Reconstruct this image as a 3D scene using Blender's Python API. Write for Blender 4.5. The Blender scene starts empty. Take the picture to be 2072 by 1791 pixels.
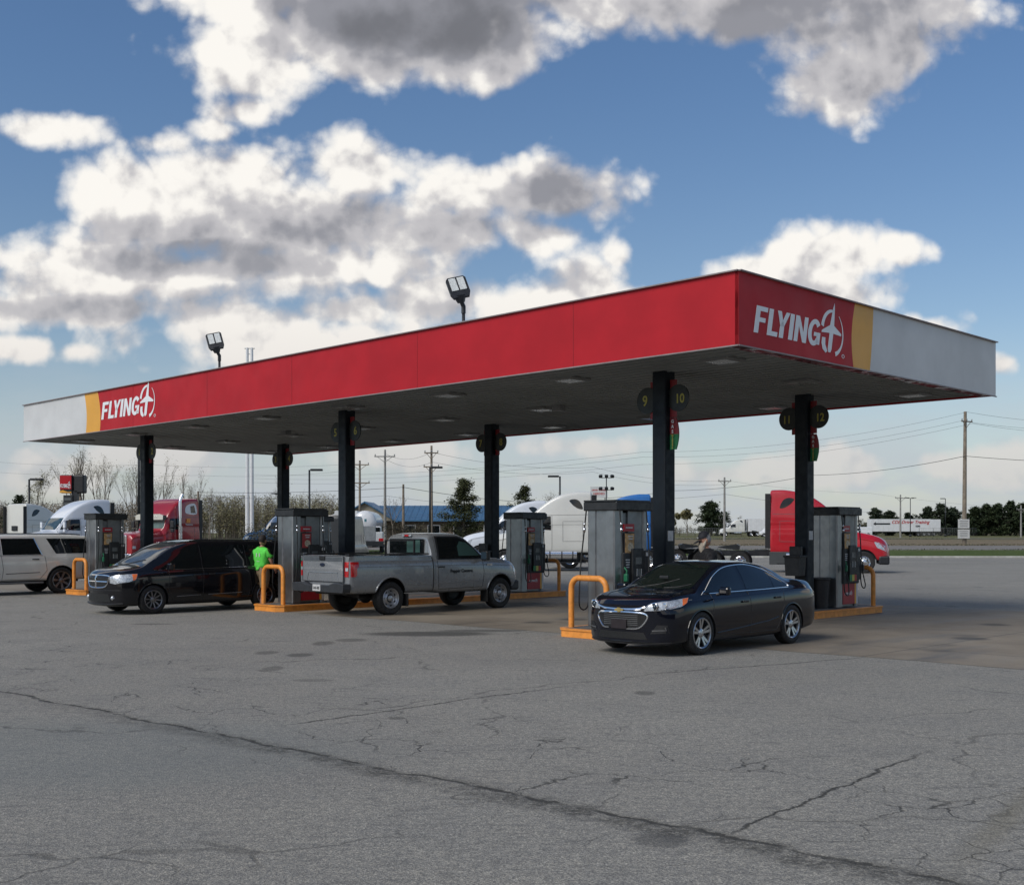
import bpy, bmesh, math, random
import numpy as np
from mathutils import Vector, Matrix, Euler
from mathutils.bvhtree import BVHTree
R = math.radians
random.seed(7)
SC = bpy.context.scene
# ------------------------------------------------------------------ camera
EYE = 1.93
cam_d = bpy.data.cameras.new('camera'); cam = bpy.data.objects.new('camera', cam_d)
SC.collection.objects.link(cam); SC.camera = cam
cam.location = (0, 0, EYE); cam.rotation_euler = (R(90), 0, 0)
cam_d.sensor_fit = 'HORIZONTAL'; cam_d.sensor_width = 36
cam_d.lens = 36 * 2350 / 2072
cam_d.shift_y = 182.5 / 2072
cam_d.clip_start = 0.1; cam_d.clip_end = 6000
SC.view_settings.view_transform = 'Standard'; SC.view_settings.look = 'None'
SC.view_settings.exposure = 0.0; SC.view_settings.gamma = 1
# ------------------------------------------------------------------ world
SUN_AZ, SUN_EL = 230, 40        # azimuth clockwise from +Y: behind the camera, to the left
W = bpy.data.worlds.new('World'); SC.world = W; W.use_nodes = True
WT = W.node_tree; WT.nodes.clear()
class NG:
    """small helper to write node maths"""
    def __init__(s, t): s.t = t
    def n(s, kind, **kw):
        x = s.t.nodes.new(kind)
        for k, v in kw.items(): setattr(x, k, v)
        return x
    def put(s, sock, v):
        if isinstance(v, bpy.types.NodeSocket): s.t.links.new(v, sock)
        elif v is not None: sock.default_value = v
    def m(s, op, a, b=None, c=None, clamp=False):
        x = s.n('ShaderNodeMath', operation=op); x.use_clamp = clamp
        for i, v in enumerate((a, b, c)):
            if v is not None: s.put(x.inputs[i], v)
        return x.outputs[0]
    def v(s, op, a, b=None):
        x = s.n('ShaderNodeVectorMath', operation=op)
        s.put(x.inputs[0], a)
        if b is not None: s.put(x.inputs[1], b)
        return x.outputs['Value'] if op in ('LENGTH', 'DOT_PRODUCT', 'DISTANCE') else x.outputs['Vector']
    def noise(s, vec, scale, detail=2, rough=.5, dist=0):
        x = s.n('ShaderNodeTexNoise'); s.put(x.inputs['Vector'], vec)
        x.inputs['Scale'].default_value = scale; x.inputs['Detail'].default_value = detail
        x.inputs['Roughness'].default_value = rough; x.inputs['Distortion'].default_value = dist
        return x.outputs['Fac']
    def vor(s, vec, scale, feature='F1'):
        x = s.n('ShaderNodeTexVoronoi', feature=feature); s.put(x.inputs['Vector'], vec); x.inputs['Scale'].default_value = scale
        return x.outputs['Distance']
    def step(s, v, a, b, lo=0.0, hi=1.0):
        x = s.n('ShaderNodeMapRange', interpolation_type='SMOOTHSTEP'); s.put(x.inputs['Value'], v)
        for i, q in zip((1, 2, 3, 4), (a, b, lo, hi)): x.inputs[i].default_value = q
        return x.outputs[0]
    def mix(s, f, a, b, blend='MIX'):
        x = s.n('ShaderNodeMix', data_type='RGBA', blend_type=blend); s.put(x.inputs[0], f)
        s.put(x.inputs[6], a if isinstance(a, bpy.types.NodeSocket) else (*a, 1)); s.put(x.inputs[7], b if isinstance(b, bpy.types.NodeSocket) else (*b, 1))
        return x.outputs[2]
    def sep(s, v):
        x = s.n('ShaderNodeSeparateXYZ'); s.put(x.inputs[0], v); return x.outputs
    def comb(s, a, b, c=0.0):
        x = s.n('ShaderNodeCombineXYZ')
        for i, q in enumerate((a, b, c)): s.put(x.inputs[i], q)
        return x.outputs[0]

# cloud banks: centre (tan azimuth, tan elevation) and radii
def q(px, py, rx, ry, k=1.0): return ((px-1036)/2350, (1078-py)/2350, rx/2350, ry/2350, k)
BLOBS = [q(760, 55, 340, 125), q(640, -40, 330, 120), q(500, 115, 110, 80), q(960, 70, 170, 120), q(1000, -60, 300, 110),
         q(1350, -30, 300, 80), q(1600, 0, 330, 95), q(1710, 60, 200, 80), q(1700, 150, 110, 85),
         q(490, 225, 60, 28), q(440, 265, 40, 20),
         q(80, 265, 135, 34), q(320, 292, 62, 22),
         q(350, 385, 200, 80), q(500, 365, 120, 70), q(740, 350, 130, 75), q(560, 450, 380, 100), q(930, 390, 190, 62), q(1130, 390, 130, 55),
         q(60, 520, 220, 62), q(200, 560, 330, 80), q(600, 540, 330, 70), q(150, 620, 280, 42), q(920, 460, 200, 60),
         q(1080, 480, 80, 30), q(480, 665, 230, 50), q(720, 630, 160, 45), q(900, 615, 150, 62), q(1060, 620, 160, 50), q(1200, 580, 72, 66), q(1240, 520, 28, 26), q(620, 700, 300, 60), q(1290, 610, 60, 36),
         q(1520, 550, 90, 42), q(1620, 530, 110, 60), q(1700, 520, 90, 60), q(1700, 600, 110, 50), q(1820, 508, 40, 20), q(1860, 660, 80, 22), q(2030, 735, 26, 16),
         q(1710, 945, 110, 32), q(1960, 950, 130, 42), q(1180, 905, 120, 24), q(1450, 960, 150, 20), q(800, 915, 120, 26), q(330, 930, 170, 34), q(130, 960, 110, 36), q(1120, 965, 100, 20), q(30, 705, 60, 14), q(160, 712, 26, 9),
         # behind and beside the camera
         (-2.2, .35, .9, .22, 1), (2.3, .5, .9, .25, 1), (1.2, .62, .4, .12, 1), (-1.0, .8, .5, .15, 1), (0, 1.4, .9, .25, 1), (.5, .9, .25, .08, 1)]
DARKS = [q(860, 30, 380, 150, 1.35), q(600, 60, 150, 60, .5), q(1640, 60, 480, 260, .95), q(1140, 400, 190, 100, .95), q(420, 525, 290, 52, 1.15), q(800, 470, 380, 80, .8),
         q(300, 470, 200, 50, .6), q(560, 610, 380, 48, .8), q(230, 625, 330, 40, .9), q(40, 580, 180, 50, .5), q(950, 545, 190, 70, .7), q(1110, 540, 90, 50, .6), q(1620, 590, 80, 30, .6)]
def puff_group():
    g = bpy.data.node_groups.new('cloud_puffs', 'ShaderNodeTree')
    g.interface.new_socket('P', in_out='INPUT', socket_type='NodeSocketVector')
    g.interface.new_socket('D', in_out='OUTPUT', socket_type='NodeSocketFloat')
    k = NG(g); P = k.n('NodeGroupInput').outputs['P']
    wn = k.n('ShaderNodeTexNoise'); k.put(wn.inputs['Vector'], P); wn.inputs['Scale'].default_value = 9; wn.inputs['Detail'].default_value = 3
    Pw = k.v('ADD', P, k.v('MULTIPLY', k.v('SUBTRACT', wn.outputs['Color'], (.5, .5, .5)), (.05, .05, 0)))
    b = k.m('MULTIPLY', k.m('SUBTRACT', .45, k.vor(Pw, 13)), .036)
    b = k.m('ADD', b, k.m('MULTIPLY', k.m('SUBTRACT', .45, k.vor(Pw, 32)), .020))
    b = k.m('ADD', b, k.m('MULTIPLY', k.m('SUBTRACT', .45, k.vor(Pw, 80)), .009))
    f = k.m('MULTIPLY', k.m('SUBTRACT', k.noise(P, 12, 7, .57), .5), .075)
    k.put(k.n('NodeGroupOutput').inputs[0], k.m('ADD', b, f))
    return g
def ell(k, P, cx, cy, rx, ry):
    x = k.n('ShaderNodeVectorMath', operation='MULTIPLY_ADD'); k.put(x.inputs[0], P)
    x.inputs[1].default_value = (1/rx, 1/ry, 0); x.inputs[2].default_value = (-cx/rx, -cy/ry, 0)
    return k.v('LENGTH', x.outputs[0])
def build_world():
    k = NG(WT)
    dirv = k.n('ShaderNodeTexCoord').outputs['Generated']
    x, y, z = k.sep(dirv)
    ya = k.m('MAXIMUM', k.m('ABSOLUTE', y), .12)
    P = k.comb(k.m('DIVIDE', x, ya), k.m('DIVIDE', z, ya))
    dg = puff_group()
    def D(off):
        g = k.n('ShaderNodeGroup'); g.node_tree = dg
        k.put(g.inputs[0], k.v('ADD', P, off)); return g.outputs[0]
    best = None
    for cx, cy, rx, ry, _ in BLOBS:
        r_ = min(rx, ry) * (1.15 if min(rx, ry) > .018 else 2.2)
        s = k.m('MULTIPLY_ADD', ell(k, P, cx, cy, rx, ry), -r_, r_)
        best = s if best is None else k.m('SMOOTH_MAX', best, s, .008)
    n0, n1 = D((0, 0, 0)), D((-.010, .020, 0))
    d0 = k.m('ADD', k.m('ADD', k.m('MINIMUM', best, .060), n0), .012)
    relief = k.m('MULTIPLY', k.m('SUBTRACT', n1, n0), 27.0)      # >0 where cloud thickens towards the sun: in shade
    dark = None
    for cx, cy, rx, ry, s in DARKS:
        v = k.m('MULTIPLY', k.step(ell(k, P, cx, cy, rx, ry), 0.35, 1.25, 1, 0), s)
        dark = v if dark is None else k.m('MAXIMUM', dark, v)
    n2 = k.noise(P, 10, 5, .55)
    dk = k.m('MULTIPLY', dark, k.step(n2, .25, .60, .82, 1.1))
    dk = k.m('MULTIPLY', dk, k.step(d0, .0, .06, .55, 1))
    low = k.m('MULTIPLY', k.step(k.noise(k.v('MULTIPLY', P, (1, 1.8, 1)), 5.5, 4, .55), .42, .68), .22)
    shade = k.m('ADD', k.m('ADD', k.m('MULTIPLY', dk, .9), low), k.m('MULTIPLY', k.m('MAXIMUM', relief, -.55), .85), clamp=True)
    elev = k.m('DIVIDE', z, ya)
    lit = k.mix(k.step(elev, .03, .25, 0, 1), (7.0, 6.6, 6.3), (9.7, 9.4, 8.9))
    midc = k.mix(k.step(elev, .03, .3, 0, 1), (5.6, 5.5, 5.6), (5.4, 5.3, 5.5))
    grey = k.mix(k.step(elev, .05, .3, 0, 1), (4.3, 4.4, 4.7), (2.9, 2.95, 3.3))
    cloud = k.mix(k.step(shade, .0, .5), lit, midc); cloud = k.mix(k.step(shade, .45, 1.0), cloud, grey)
    cloud = k.mix(k.m('MULTIPLY', k.step(dk, .85, 1.4), .8), cloud, (1.5, 1.55, 1.75))
    alpha = k.step(d0, -.006, .020)
    alpha = k.m('MULTIPLY', alpha, k.step(elev, -.01, .16, .45, 1))
    sky = k.n('ShaderNodeTexSky', sky_type='NISHITA'); sky.sun_disc = False
    sky.sun_elevation = R(SUN_EL); sky.sun_rotation = R(SUN_AZ); sky.air_density = 1.0; sky.dust_density = .6; sky.ozone_density = 1.6
    skyc = k.mix(1.0, sky.outputs[0], k.mix(k.step(elev, .0, .46), (1.0, .98, .95), (.76, .92, 1.07)), 'MULTIPLY')
    # thin high haze near the horizon, and pale wisps
    hz = k.m('MULTIPLY', k.step(elev, .01, .20, 1, 0), k.step(k.noise(k.v('MULTIPLY', P, (1, 3, 1)), 7, 6, .6), .35, .62, .5, .95))
    skyc = k.mix(hz, skyc, (4.9, 5.35, 5.9))
    col = k.mix(alpha, skyc, cloud)
    bg = k.n('ShaderNodeBackground'); k.put(bg.inputs['Color'], col); bg.inputs['Strength'].default_value = .1
    k.put(k.n('ShaderNodeOutputWorld').inputs[0], bg.outputs[0])
build_world()
W.cycles.sampling_method = 'MANUAL'; W.cycles.sample_map_resolution = 256
# ------------------------------------------------------------------ sun
sun_d = bpy.data.lights.new('sun', 'SUN'); sun = bpy.data.objects.new('sun', sun_d); SC.collection.objects.link(sun)
sun_d.energy = 2.6; sun_d.angle = R(34); sun_d.color = (1, .95, .88)
sd = Vector((math.sin(R(SUN_AZ))*math.cos(R(SUN_EL)), math.cos(R(SUN_AZ))*math.cos(R(SUN_EL)), math.sin(R(SUN_EL))))
sun.rotation_euler = sd.to_track_quat('Z', 'Y').to_euler()
# ------------------------------------------------------------------ helpers
COL = SC.collection
def lin(c):
    return tuple(((v/255)/12.92 if v/255 <= .04045 else (((v/255)+.055)/1.055)**2.4) for v in c)
MATS = {}
def mat(name, col, rough=.5, metal=0.0, var=.12, scale=6.0, bump=0.0, bscale=40.0, coat=0.0, spec=.5, emit=0.0, trans=0.0, alpha=1.0):
    """procedural principled material: base colour broken up by noise, optional bump"""
    if name in MATS: return MATS[name]
    m = bpy.data.materials.new(name); m.use_nodes = True; t = m.node_tree; k = NG(t)
    b = t.nodes['Principled BSDF']
    tc = k.n('ShaderNodeTexCoord').outputs['Object']
    if var:
        f = k.noise(tc, scale, 5, .6)
        lo = tuple(max(0, c*(1-var)) for c in col[:3]); hi = tuple(min(1, c*(1+var)) for c in col[:3])
        k.put(b.inputs['Base Color'], k.mix(k.step(f, .3, .7), lo, hi))
        k.put(b.inputs['Roughness'], k.step(k.noise(tc, scale*2.3, 4), .3, .7, max(0, rough*(1-var)), min(1, rough*(1+var))))
    else:
        b.inputs['Base Color'].default_value = (*col[:3], 1); b.inputs['Roughness'].default_value = rough
    b.inputs['Metallic'].default_value = metal; b.inputs['Specular IOR Level'].default_value = spec
    b.inputs['Coat Weight'].default_value = coat; b.inputs['Coat Roughness'].default_value = .03
    if trans: b.inputs['Transmission Weight'].default_value = trans
    if alpha < 1: b.inputs['Alpha'].default_value = alpha
    if emit:
        b.inputs['Emission Color'].default_value = (*col[:3], 1); b.inputs['Emission Strength'].default_value = emit
    if bump:
        bn = k.n('ShaderNodeBump'); bn.inputs['Strength'].default_value = bump; bn.inputs['Distance'].default_value = .01
        k.put(bn.inputs['Height'], k.noise(tc, bscale, 4)); k.put(b.inputs['Normal'], bn.outputs[0])
    MATS[name] = m; return m
def tag(o, label=None, cat=None, group=None, kind=None):
    if label: o['label'] = label
    if cat: o['category'] = cat
    if group: o['group'] = group
    if kind: o['kind'] = kind
    return o
def empty(name, loc=(0, 0, 0), rz=0.0, label=None, cat=None, group=None):
    o = bpy.data.objects.new(name, None); COL.objects.link(o); o.location = loc; o.rotation_euler = (0, 0, rz)
    o.empty_display_size = .2
    return tag(o, label, cat, group)
def link_mesh(name, me, parent=None, loc=None):
    o = bpy.data.objects.new(name, me); COL.objects.link(o)
    if parent: o.parent = parent
    if loc: o.location = loc
    return o
def sharp(bm, ang=35):
    for e in bm.edges:
        if len(e.link_faces) == 2:
            try: e.smooth = e.calc_face_angle(0) < R(ang)
            except Exception: pass
class MB:
    """collects shapes into one bmesh; build() links it as one object"""
    def __init__(s): s.bm = bmesh.new(); s.mats = []; s.cur = 0
    def mat(s, m):
        if m not in s.mats: s.mats.append(m)
        s.cur = s.mats.index(m); return s
    def _fin(s, fs, smooth=False):
        for f in fs: f.material_index = s.cur; f.smooth = smooth
    def box(s, c, d, rot=None, bev=0.0):
        hx, hy, hz = d[0]/2, d[1]/2, d[2]/2
        M = Matrix.Translation(c) @ (Euler(rot).to_matrix().to_4x4() if rot else Matrix())
        if bev:
            t = bmesh.new(); bmesh.ops.create_cube(t, size=1, matrix=Matrix.Diagonal((*d, 1)))
            bmesh.ops.bevel(t, geom=t.edges[:], offset=bev, segments=2, affect='EDGES', profile=.5)
            mp = {v: s.bm.verts.new(M @ v.co) for v in t.verts}
            fs = [s.bm.faces.new([mp[v] for v in f.verts]) for f in t.faces]; t.free(); s._fin(fs); return s
        vs = [s.bm.verts.new(M @ Vector((x*hx, y*hy, z*hz))) for x in (-1, 1) for y in (-1, 1) for z in (-1, 1)]
        fs = [s.bm.faces.new([vs[i] for i in q_]) for q_ in ((0, 1, 3, 2), (4, 6, 7, 5), (0, 4, 5, 1), (2, 3, 7, 6), (0, 2, 6, 4), (1, 5, 7, 3))]
        s._fin(fs); return s
    def tube(s, pts, r, n=8, cap=True, smooth=True):
        pts = [Vector(p) for p in pts]; rs = r if isinstance(r, (list, tuple)) else [r]*len(pts)
        rings = []; up = None
        for i, p in enumerate(pts):
            d = (pts[min(i+1, len(pts)-1)] - pts[max(i-1, 0)])
            if d.length < 1e-9: d = Vector((0, 0, 1))
            d.normalize()
            if up is None: up = d.orthogonal().normalized()
            up = (up - d*up.dot(d))
            if up.length < 1e-6: up = d.orthogonal()
            up.normalize(); w = d.cross(up)
            rings.append([s.bm.verts.new(p + (up*math.cos(2*math.pi*j/n) + w*math.sin(2*math.pi*j/n))*rs[i]) for j in range(n)])
        fs = []
        for a, b in zip(rings, rings[1:]):
            for j in range(n): fs.append(s.bm.faces.new((a[j], a[(j+1) % n], b[(j+1) % n], b[j])))
        s._fin(fs, smooth)
        if cap and n > 2:
            s._fin([s.bm.faces.new(rings[0][::-1]), s.bm.faces.new(rings[-1])])
        return s
    def cyl(s, p0, p1, r0, r1=None, n=16, smooth=True): return s.tube([p0, p1], [r0, r0 if r1 is None else r1], n, True, smooth)
    def lathe(s, prof, axis='y', c=(0, 0, 0), n=32, smooth=True, closed=False):
        """prof: (radius, along) pairs round an axis"""
        c = Vector(c); rings = []
        for rr, h in prof:
            ring = []
            for j in range(n):
                a = 2*math.pi*j/n; u_, v_ = rr*math.cos(a), rr*math.sin(a)
                p = {'y': (u_, h, v_), 'z': (u_, v_, h), 'x': (h, u_, v_)}[axis]
                ring.append(s.bm.verts.new(c + Vector(p)))
            rings.append(ring)
        fs = []
        prs = list(zip(rings, rings[1:])) + ([(rings[-1], rings[0])] if closed else [])
        for a, b in prs:
            for j in range(n):
                fs.append(s.bm.faces.new((a[j], a[(j+1) % n], b[(j+1) % n], b[j])))
        s._fin(fs, smooth); return s
    def prism(s, poly, o, ax, ay, th, smooth=False):
        """extrude a 2-D polygon lying in the plane (o, ax, ay) by th along ax x ay"""
        o, ax, ay = Vector(o), Vector(ax), Vector(ay); nrm = ax.cross(ay).normalized()
        a = [s.bm.verts.new(o + ax*p[0] + ay*p[1]) for p in poly]; b = [s.bm.verts.new(v.co + nrm*th) for v in a]
        fs = []
        try: fs.append(s.bm.faces.new(a[::-1])); fs.append(s.bm.faces.new(b))
        except ValueError: pass
        for i in range(len(a)):
            j = (i+1) % len(a); fs.append(s.bm.faces.new((a[i], a[j], b[j], b[i])))
        s._fin(fs, smooth); return s
    def grid(s, P, smooth=True, closed_u=False):
        """P: rows of points"""
        V = [[s.bm.verts.new(p) for p in row] for row in P]; fs = []
        for a, b in zip(V, V[1:]):
            for j in range(len(a)-1): fs.append(s.bm.faces.new((a[j], a[j+1], b[j+1], b[j])))
        s._fin(fs, smooth); return V
    def poly(s, pts, smooth=False):
        f = s.bm.faces.new([s.bm.verts.new(p) for p in pts]); s._fin([f], smooth); return s
    def sphere(s, c, r, seg=16, rings=10, sc=(1, 1, 1), smooth=True):
        st = bmesh.ops.create_uvsphere(s.bm, u_segments=seg, v_segments=rings, radius=r, matrix=Matrix.Translation(c) @ Matrix.Diagonal((*sc, 1)))
        s._fin({f for v in st['verts'] for f in v.link_faces}, smooth); return s
    def build(s, name, m=None, parent=None, loc=None, rz=None, sharp_ang=35, recalc=True, bevel=0):
        if recalc: bmesh.ops.recalc_face_normals(s.bm, faces=s.bm.faces[:])
        sharp(s.bm, sharp_ang)
        me = bpy.data.meshes.new(name); s.bm.to_mesh(me); s.bm.free()
        for x in (s.mats or [m]): me.materials.append(x)
        o = link_mesh(name, me, parent, loc)
        if rz is not None: o.rotation_euler = (0, 0, rz)
        if bevel:
            bv = o.modifiers.new('edge', 'BEVEL'); bv.width = bevel; bv.segments = 2; bv.limit_method = 'ANGLE'
        return o
def children(o): return [c for c in bpy.data.objects if c.parent == o]
def copy_tree(o, parent=None):
    c = o.copy(); COL.objects.link(c)
    if parent: c.parent = parent
    for ch in children(o): copy_tree(ch, c)
    return c
def arc(cx, cy, r, a0, a1, n): return [(cx + r*math.cos(R(a0 + (a1-a0)*i/n)), cy + r*math.sin(R(a0 + (a1-a0)*i/n))) for i in range(n+1)]
def text_mesh(txt, size, bold=0.0, shear=0.0, xscale=1.0, space=1.0, extrude=.004, align='LEFT'):
    c = bpy.data.curves.new('lettering', 'FONT'); c.body = txt; c.size = size; c.offset = bold; c.shear = shear
    c.space_character = space; c.extrude = extrude; c.align_x = align; c.resolution_u = 4; c.fill_mode = 'BOTH'
    o = bpy.data.objects.new('lettering', c); COL.objects.link(o)
    dg = bpy.context.evaluated_depsgraph_get(); dg.update()
    me = bpy.data.meshes.new_from_object(o.evaluated_get(dg)); bpy.data.objects.remove(o); bpy.data.curves.remove(c)
    if xscale != 1: me.transform(Matrix.Diagonal((xscale, 1, 1, 1)))
    return me
def put_text(name, txt, size, m, parent, o, ax, ay, **kw):
    """lettering standing in the plane (o, ax, ay), local to parent"""
    me = text_mesh(txt, size, **kw); ax, ay = Vector(ax).normalized(), Vector(ay).normalized(); az = ax.cross(ay)
    M = Matrix((ax, ay, az)).transposed().to_4x4(); M.translation = Vector(o)
    me.transform(M); me.materials.append(m); return link_mesh(name, me, parent)
def pchip(xs, ys, xq):
    xs, ys, xq = np.array(xs, float), np.array(ys, float), np.array(xq, float)
    h = np.diff(xs); d = np.diff(ys)/h; m = np.zeros_like(ys)
    for i in range(1, len(xs)-1):
        if d[i-1]*d[i] > 0:
            w1, w2 = 2*h[i]+h[i-1], h[i]+2*h[i-1]; m[i] = (w1+w2)/(w1/d[i-1]+w2/d[i])
    m[0], m[-1] = d[0], d[-1]
    i = np.clip(np.searchsorted(xs, xq)-1, 0, len(xs)-2); t = (xq-xs[i])/h[i]
    return (2*t**3-3*t**2+1)*ys[i] + (t**3-2*t**2+t)*h[i]*m[i] + (-2*t**3+3*t**2)*ys[i+1] + (t**3-t**2)*h[i]*m[i+1]
# ------------------------------------------------------------------ the site frame: u runs away to the left along the canopy, v across it
C0 = Vector((3.777, 19.38, 0)); UD = Vector((-.70711, .70711, 0)); VD = Vector((.70711, .70711, 0))
def uv(u, v, z=0.0): return C0 + UD*u + VD*v + Vector((0, 0, z))
RZ_V = R(45)      # an object whose local +x should run along +v
def zg(y):        # the land beyond the kerb rises gently
    t = [(-50, 0), (92, 0), (110, .16), (140, .47), (200, .85), (280, 1.15), (500, 1.3), (5000, 1.3)]
    for (a, za), (b, zb) in zip(t, t[1:]):
        if y <= b: return za + (zb-za)*(y-a)/(b-a)
    return 1.3
def at(px, y, z=None): return Vector(((px-1036)/2350*y, y, zg(y) if z is None else z))
# ------------------------------------------------------------------ shared materials
def M_(n): return MATS[n]
mat('dark_steel', (.012, .014, .017), .45, 0, .25, 4); mat('black_plastic', (.012, .012, .013), .5, 0, .2, 8)
mat('rubber', (.014, .014, .014), .85, 0, .3, 20, bump=.3, bscale=60); mat('chrome', (.75, .76, .78), .12, 1, .04)
mat('alloy', (.50, .51, .53), .3, 1, .08); mat('dark_alloy', (.06, .06, .065), .35, .8, .1); mat('steel_rim', (.42, .43, .45), .38, .8, .1)
mat('glass_dark', (.006, .008, .009), .04, 0, 0, spec=.6); mat('glass_blue', (.03, .05, .07), .04, 0, 0, spec=.7)
mat('view_green', (.05, .10, .09), .05, 0, 0, spec=.7)  # stands in for the greenish reflection and view in the pickup glass
mat('white_paint', (.66, .67, .68), .3, 0, .05, 2, coat=.4); mat('soft_white', (.55, .56, .56), .5, 0, .06, 1.2)
mat('orange_paint', (.72, .27, .045), .5, 0, .14, 9, bump=.2, bscale=30)
mat('head_lamp', (.46, .49, .52), .3, .35, .30, 18, coat=.8); mat('amber', (.75, .16, .03), .2, 0, .1, coat=.5)
mat('red_lamp', (.42, .012, .015), .15, 0, .25, 12, coat=.8); mat('sticker', (.50, .50, .49), .6, 0, .15, 20)
mat('skin', (.42, .22, .15), .55, 0, .1, 12); mat('concrete_kerb', (.44, .43, .39), .85, 0, .2, 3, bump=.4)
# ------------------------------------------------------------------ ground
STAINS = [(-3.95, 18.7, .20, .30, .5), (-3.35, 18.35, .22, .30, .6), (-3.3, 20.3, .2, .4, .55), (-2.9, 20.9, .3, .35, .5), (-3.4, 16.5, .16, .35, .45), (-2.6, 15.2, .3, .15, .35), (-1.6, 22.2, 1.3, .55, .75), (-.6, 22.9, .9, .3, .6), (-7.6, 24.6, .5, .2, .5), (1.6, 14.0, .14, .2, .5), (-1.2, 12.1, .1, .1, .5)]
def terrain():
    b = MB()
    ys = [-30, -5, 0, 5, 10, 15, 20, 30, 45, 60, 75, 85, 89.2]
    xs = [-600, -200, -80, -40, -20, -10, 0, 10, 20, 40, 80, 200, 600]
    b.grid([[(x, y, 0) for x in xs] for y in ys], smooth=False)
    m = bpy.data.materials.new('asphalt'); m.use_nodes = True; k = NG(m.node_tree); bs = m.node_tree.nodes['Principled BSDF']
    P = k.n('ShaderNodeTexCoord').outputs['Object']
    x, y, z = k.sep(P)
    # site coordinates
    rx, ry = k.m('SUBTRACT', x, C0.x), k.m('SUBTRACT', y, C0.y)
    v = k.m('MULTIPLY', k.m('ADD', rx, ry), .70711); u = k.m('MULTIPLY', k.m('SUBTRACT', ry, rx), .70711)
    big = k.noise(P, .12, 4, .6); mid = k.noise(P, .9, 5, .65); fine = k.noise(P, 55, 3, .7); grit = k.vor(P, 95)
    gx = k.vor(P, 34)
    col = k.mix(k.step(big, .35, .65), (.41, .38, .315), (.485, .455, .38))
    col = k.mix(k.m('MULTIPLY', k.step(mid, .35, .7), .35), col, (.27, .265, .25))
    col = k.mix(k.step(k.noise(P, 17, 4, .7), .36, .62, .0, .6), col, (.15, .148, .14))
    col = k.mix(k.step(k.noise(k.v('MULTIPLY', P, (.45, 1, 1)), 8, 3, .7), .50, .72, .0, .5), col, (.12, .118, .112))
    col = k.mix(k.step(fine, .34, .66, .0, .85), col, (.10, .098, .094))
    col = k.mix(k.step(grit, .10, .28, .5, 0), col, (.66, .65, .62))
    col = k.mix(k.step(gx, .12, .22, .42, 0), col, (.06, .06, .06))
    dpt = k.v('LENGTH', k.v('MULTIPLY', k.v('SUBTRACT', P, (-3.9, 10.3, 0)), (1/3.0, 1/1.9, 0)))
    col = k.mix(k.m('MULTIPLY', k.step(k.m('ADD', dpt, k.m('MULTIPLY', k.m('SUBTRACT', mid, .5), .9)), .5, 1.2, 1, 0), .42), col, (.15, .165, .16))
    # seams and cracks
    wob = k.m('MULTIPLY', k.m('SUBTRACT', k.noise(P, 1.3, 6, .7), .5), 1.1)
    wob2 = k.m('MULTIPLY', k.m('SUBTRACT', k.noise(P, 9, 5, .7), .5), .28)
    def line(coord, at_, wid, soft, gate=None, wf=1.0):
        d = k.m('ABSOLUTE', k.m('ADD', k.m('SUBTRACT', coord, at_), k.m('MULTIPLY', k.m('ADD', wob, wob2), wf)))
        f = k.step(d, wid, wid+soft, 1, 0)
        return k.m('MULTIPLY', f, gate) if gate is not None else f
    patch = k.step(k.noise(P, .35, 4), .38, .6)
    vs = k.m('ADD', v, k.m('MULTIPLY', k.m('ADD', u, 2.2), .055))
    seam = line(vs, -10.45, .012, .04, k.step(k.noise(P, 3.0, 4), .25, .5), .35)
    seamw = k.m('MULTIPLY', line(vs, -10.54, .03, .24, None, .55), k.m('MULTIPLY', k.m('MULTIPLY', k.step(k.noise(P, 3.5, 4, .7), .36, .56, .25, 1), k.step(k.noise(P, 22, 3, .7), .36, .58, .35, 1)), k.step(u, 3.5, -4.0, .22, 1)))
    rut = k.m('MAXIMUM', seam, k.m('MULTIPLY', seamw, .85))
    warp = k.v('ADD', P, k.v('MULTIPLY', k.v('SUBTRACT', k.n('ShaderNodeTexNoise').outputs['Color'], (.5, .5, .5)), (0, 0, 0)))
    wnn = k.n('ShaderNodeTexNoise'); k.put(wnn.inputs['Vector'], P); wnn.inputs['Scale'].default_value = 1.6; wnn.inputs['Detail'].default_value = 6
    Pw = k.v('ADD', P, k.v('MULTIPLY', k.v('SUBTRACT', wnn.outputs['Color'], (.5, .5, .5)), (.9, .9, 0)))
    c1 = k.m('MULTIPLY', k.step(k.vor(Pw, .22, 'DISTANCE_TO_EDGE'), .001, .006, 1, 0), k.step(k.noise(P, .55, 3), .44, .58))
    alli = k.step(k.m('ABSOLUTE', k.m('ADD', v, 9.0)), .6, 3.2, 1, 0)
    c2 = k.m('MULTIPLY', k.step(k.vor(Pw, 1.3, 'DISTANCE_TO_EDGE'), .003, .016, 1, 0), k.m('MULTIPLY', alli, k.step(k.noise(P, .9, 3), .42, .6)))
    w1 = k.m('ADD', k.m('MULTIPLY', x, .778), k.m('MULTIPLY', y, -.63)); w2 = k.m('ADD', k.m('MULTIPLY', x, .51), k.m('MULTIPLY', y, -.86))
    g1 = k.m('MULTIPLY', k.step(y, 7.2, 7.7), k.step(y, 9.6, 10.6, 1, 0)); g2 = k.m('MULTIPLY', k.step(x, 1.6, 2.4), k.step(x, 5.0, 5.8, 1, 0)); g3 = k.m('MULTIPLY', k.step(v, -9.9, -9.4), k.step(v, -6.5, -4.8, 1, 0))
    long_ = k.m('MAXIMUM', k.m('MAXIMUM', line(w1, -3.62, .003, .028, g1, .28), line(w2, -12.69, .003, .035, g2, .3)), line(u, -1.18, .003, .030, g3, .35))
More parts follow.
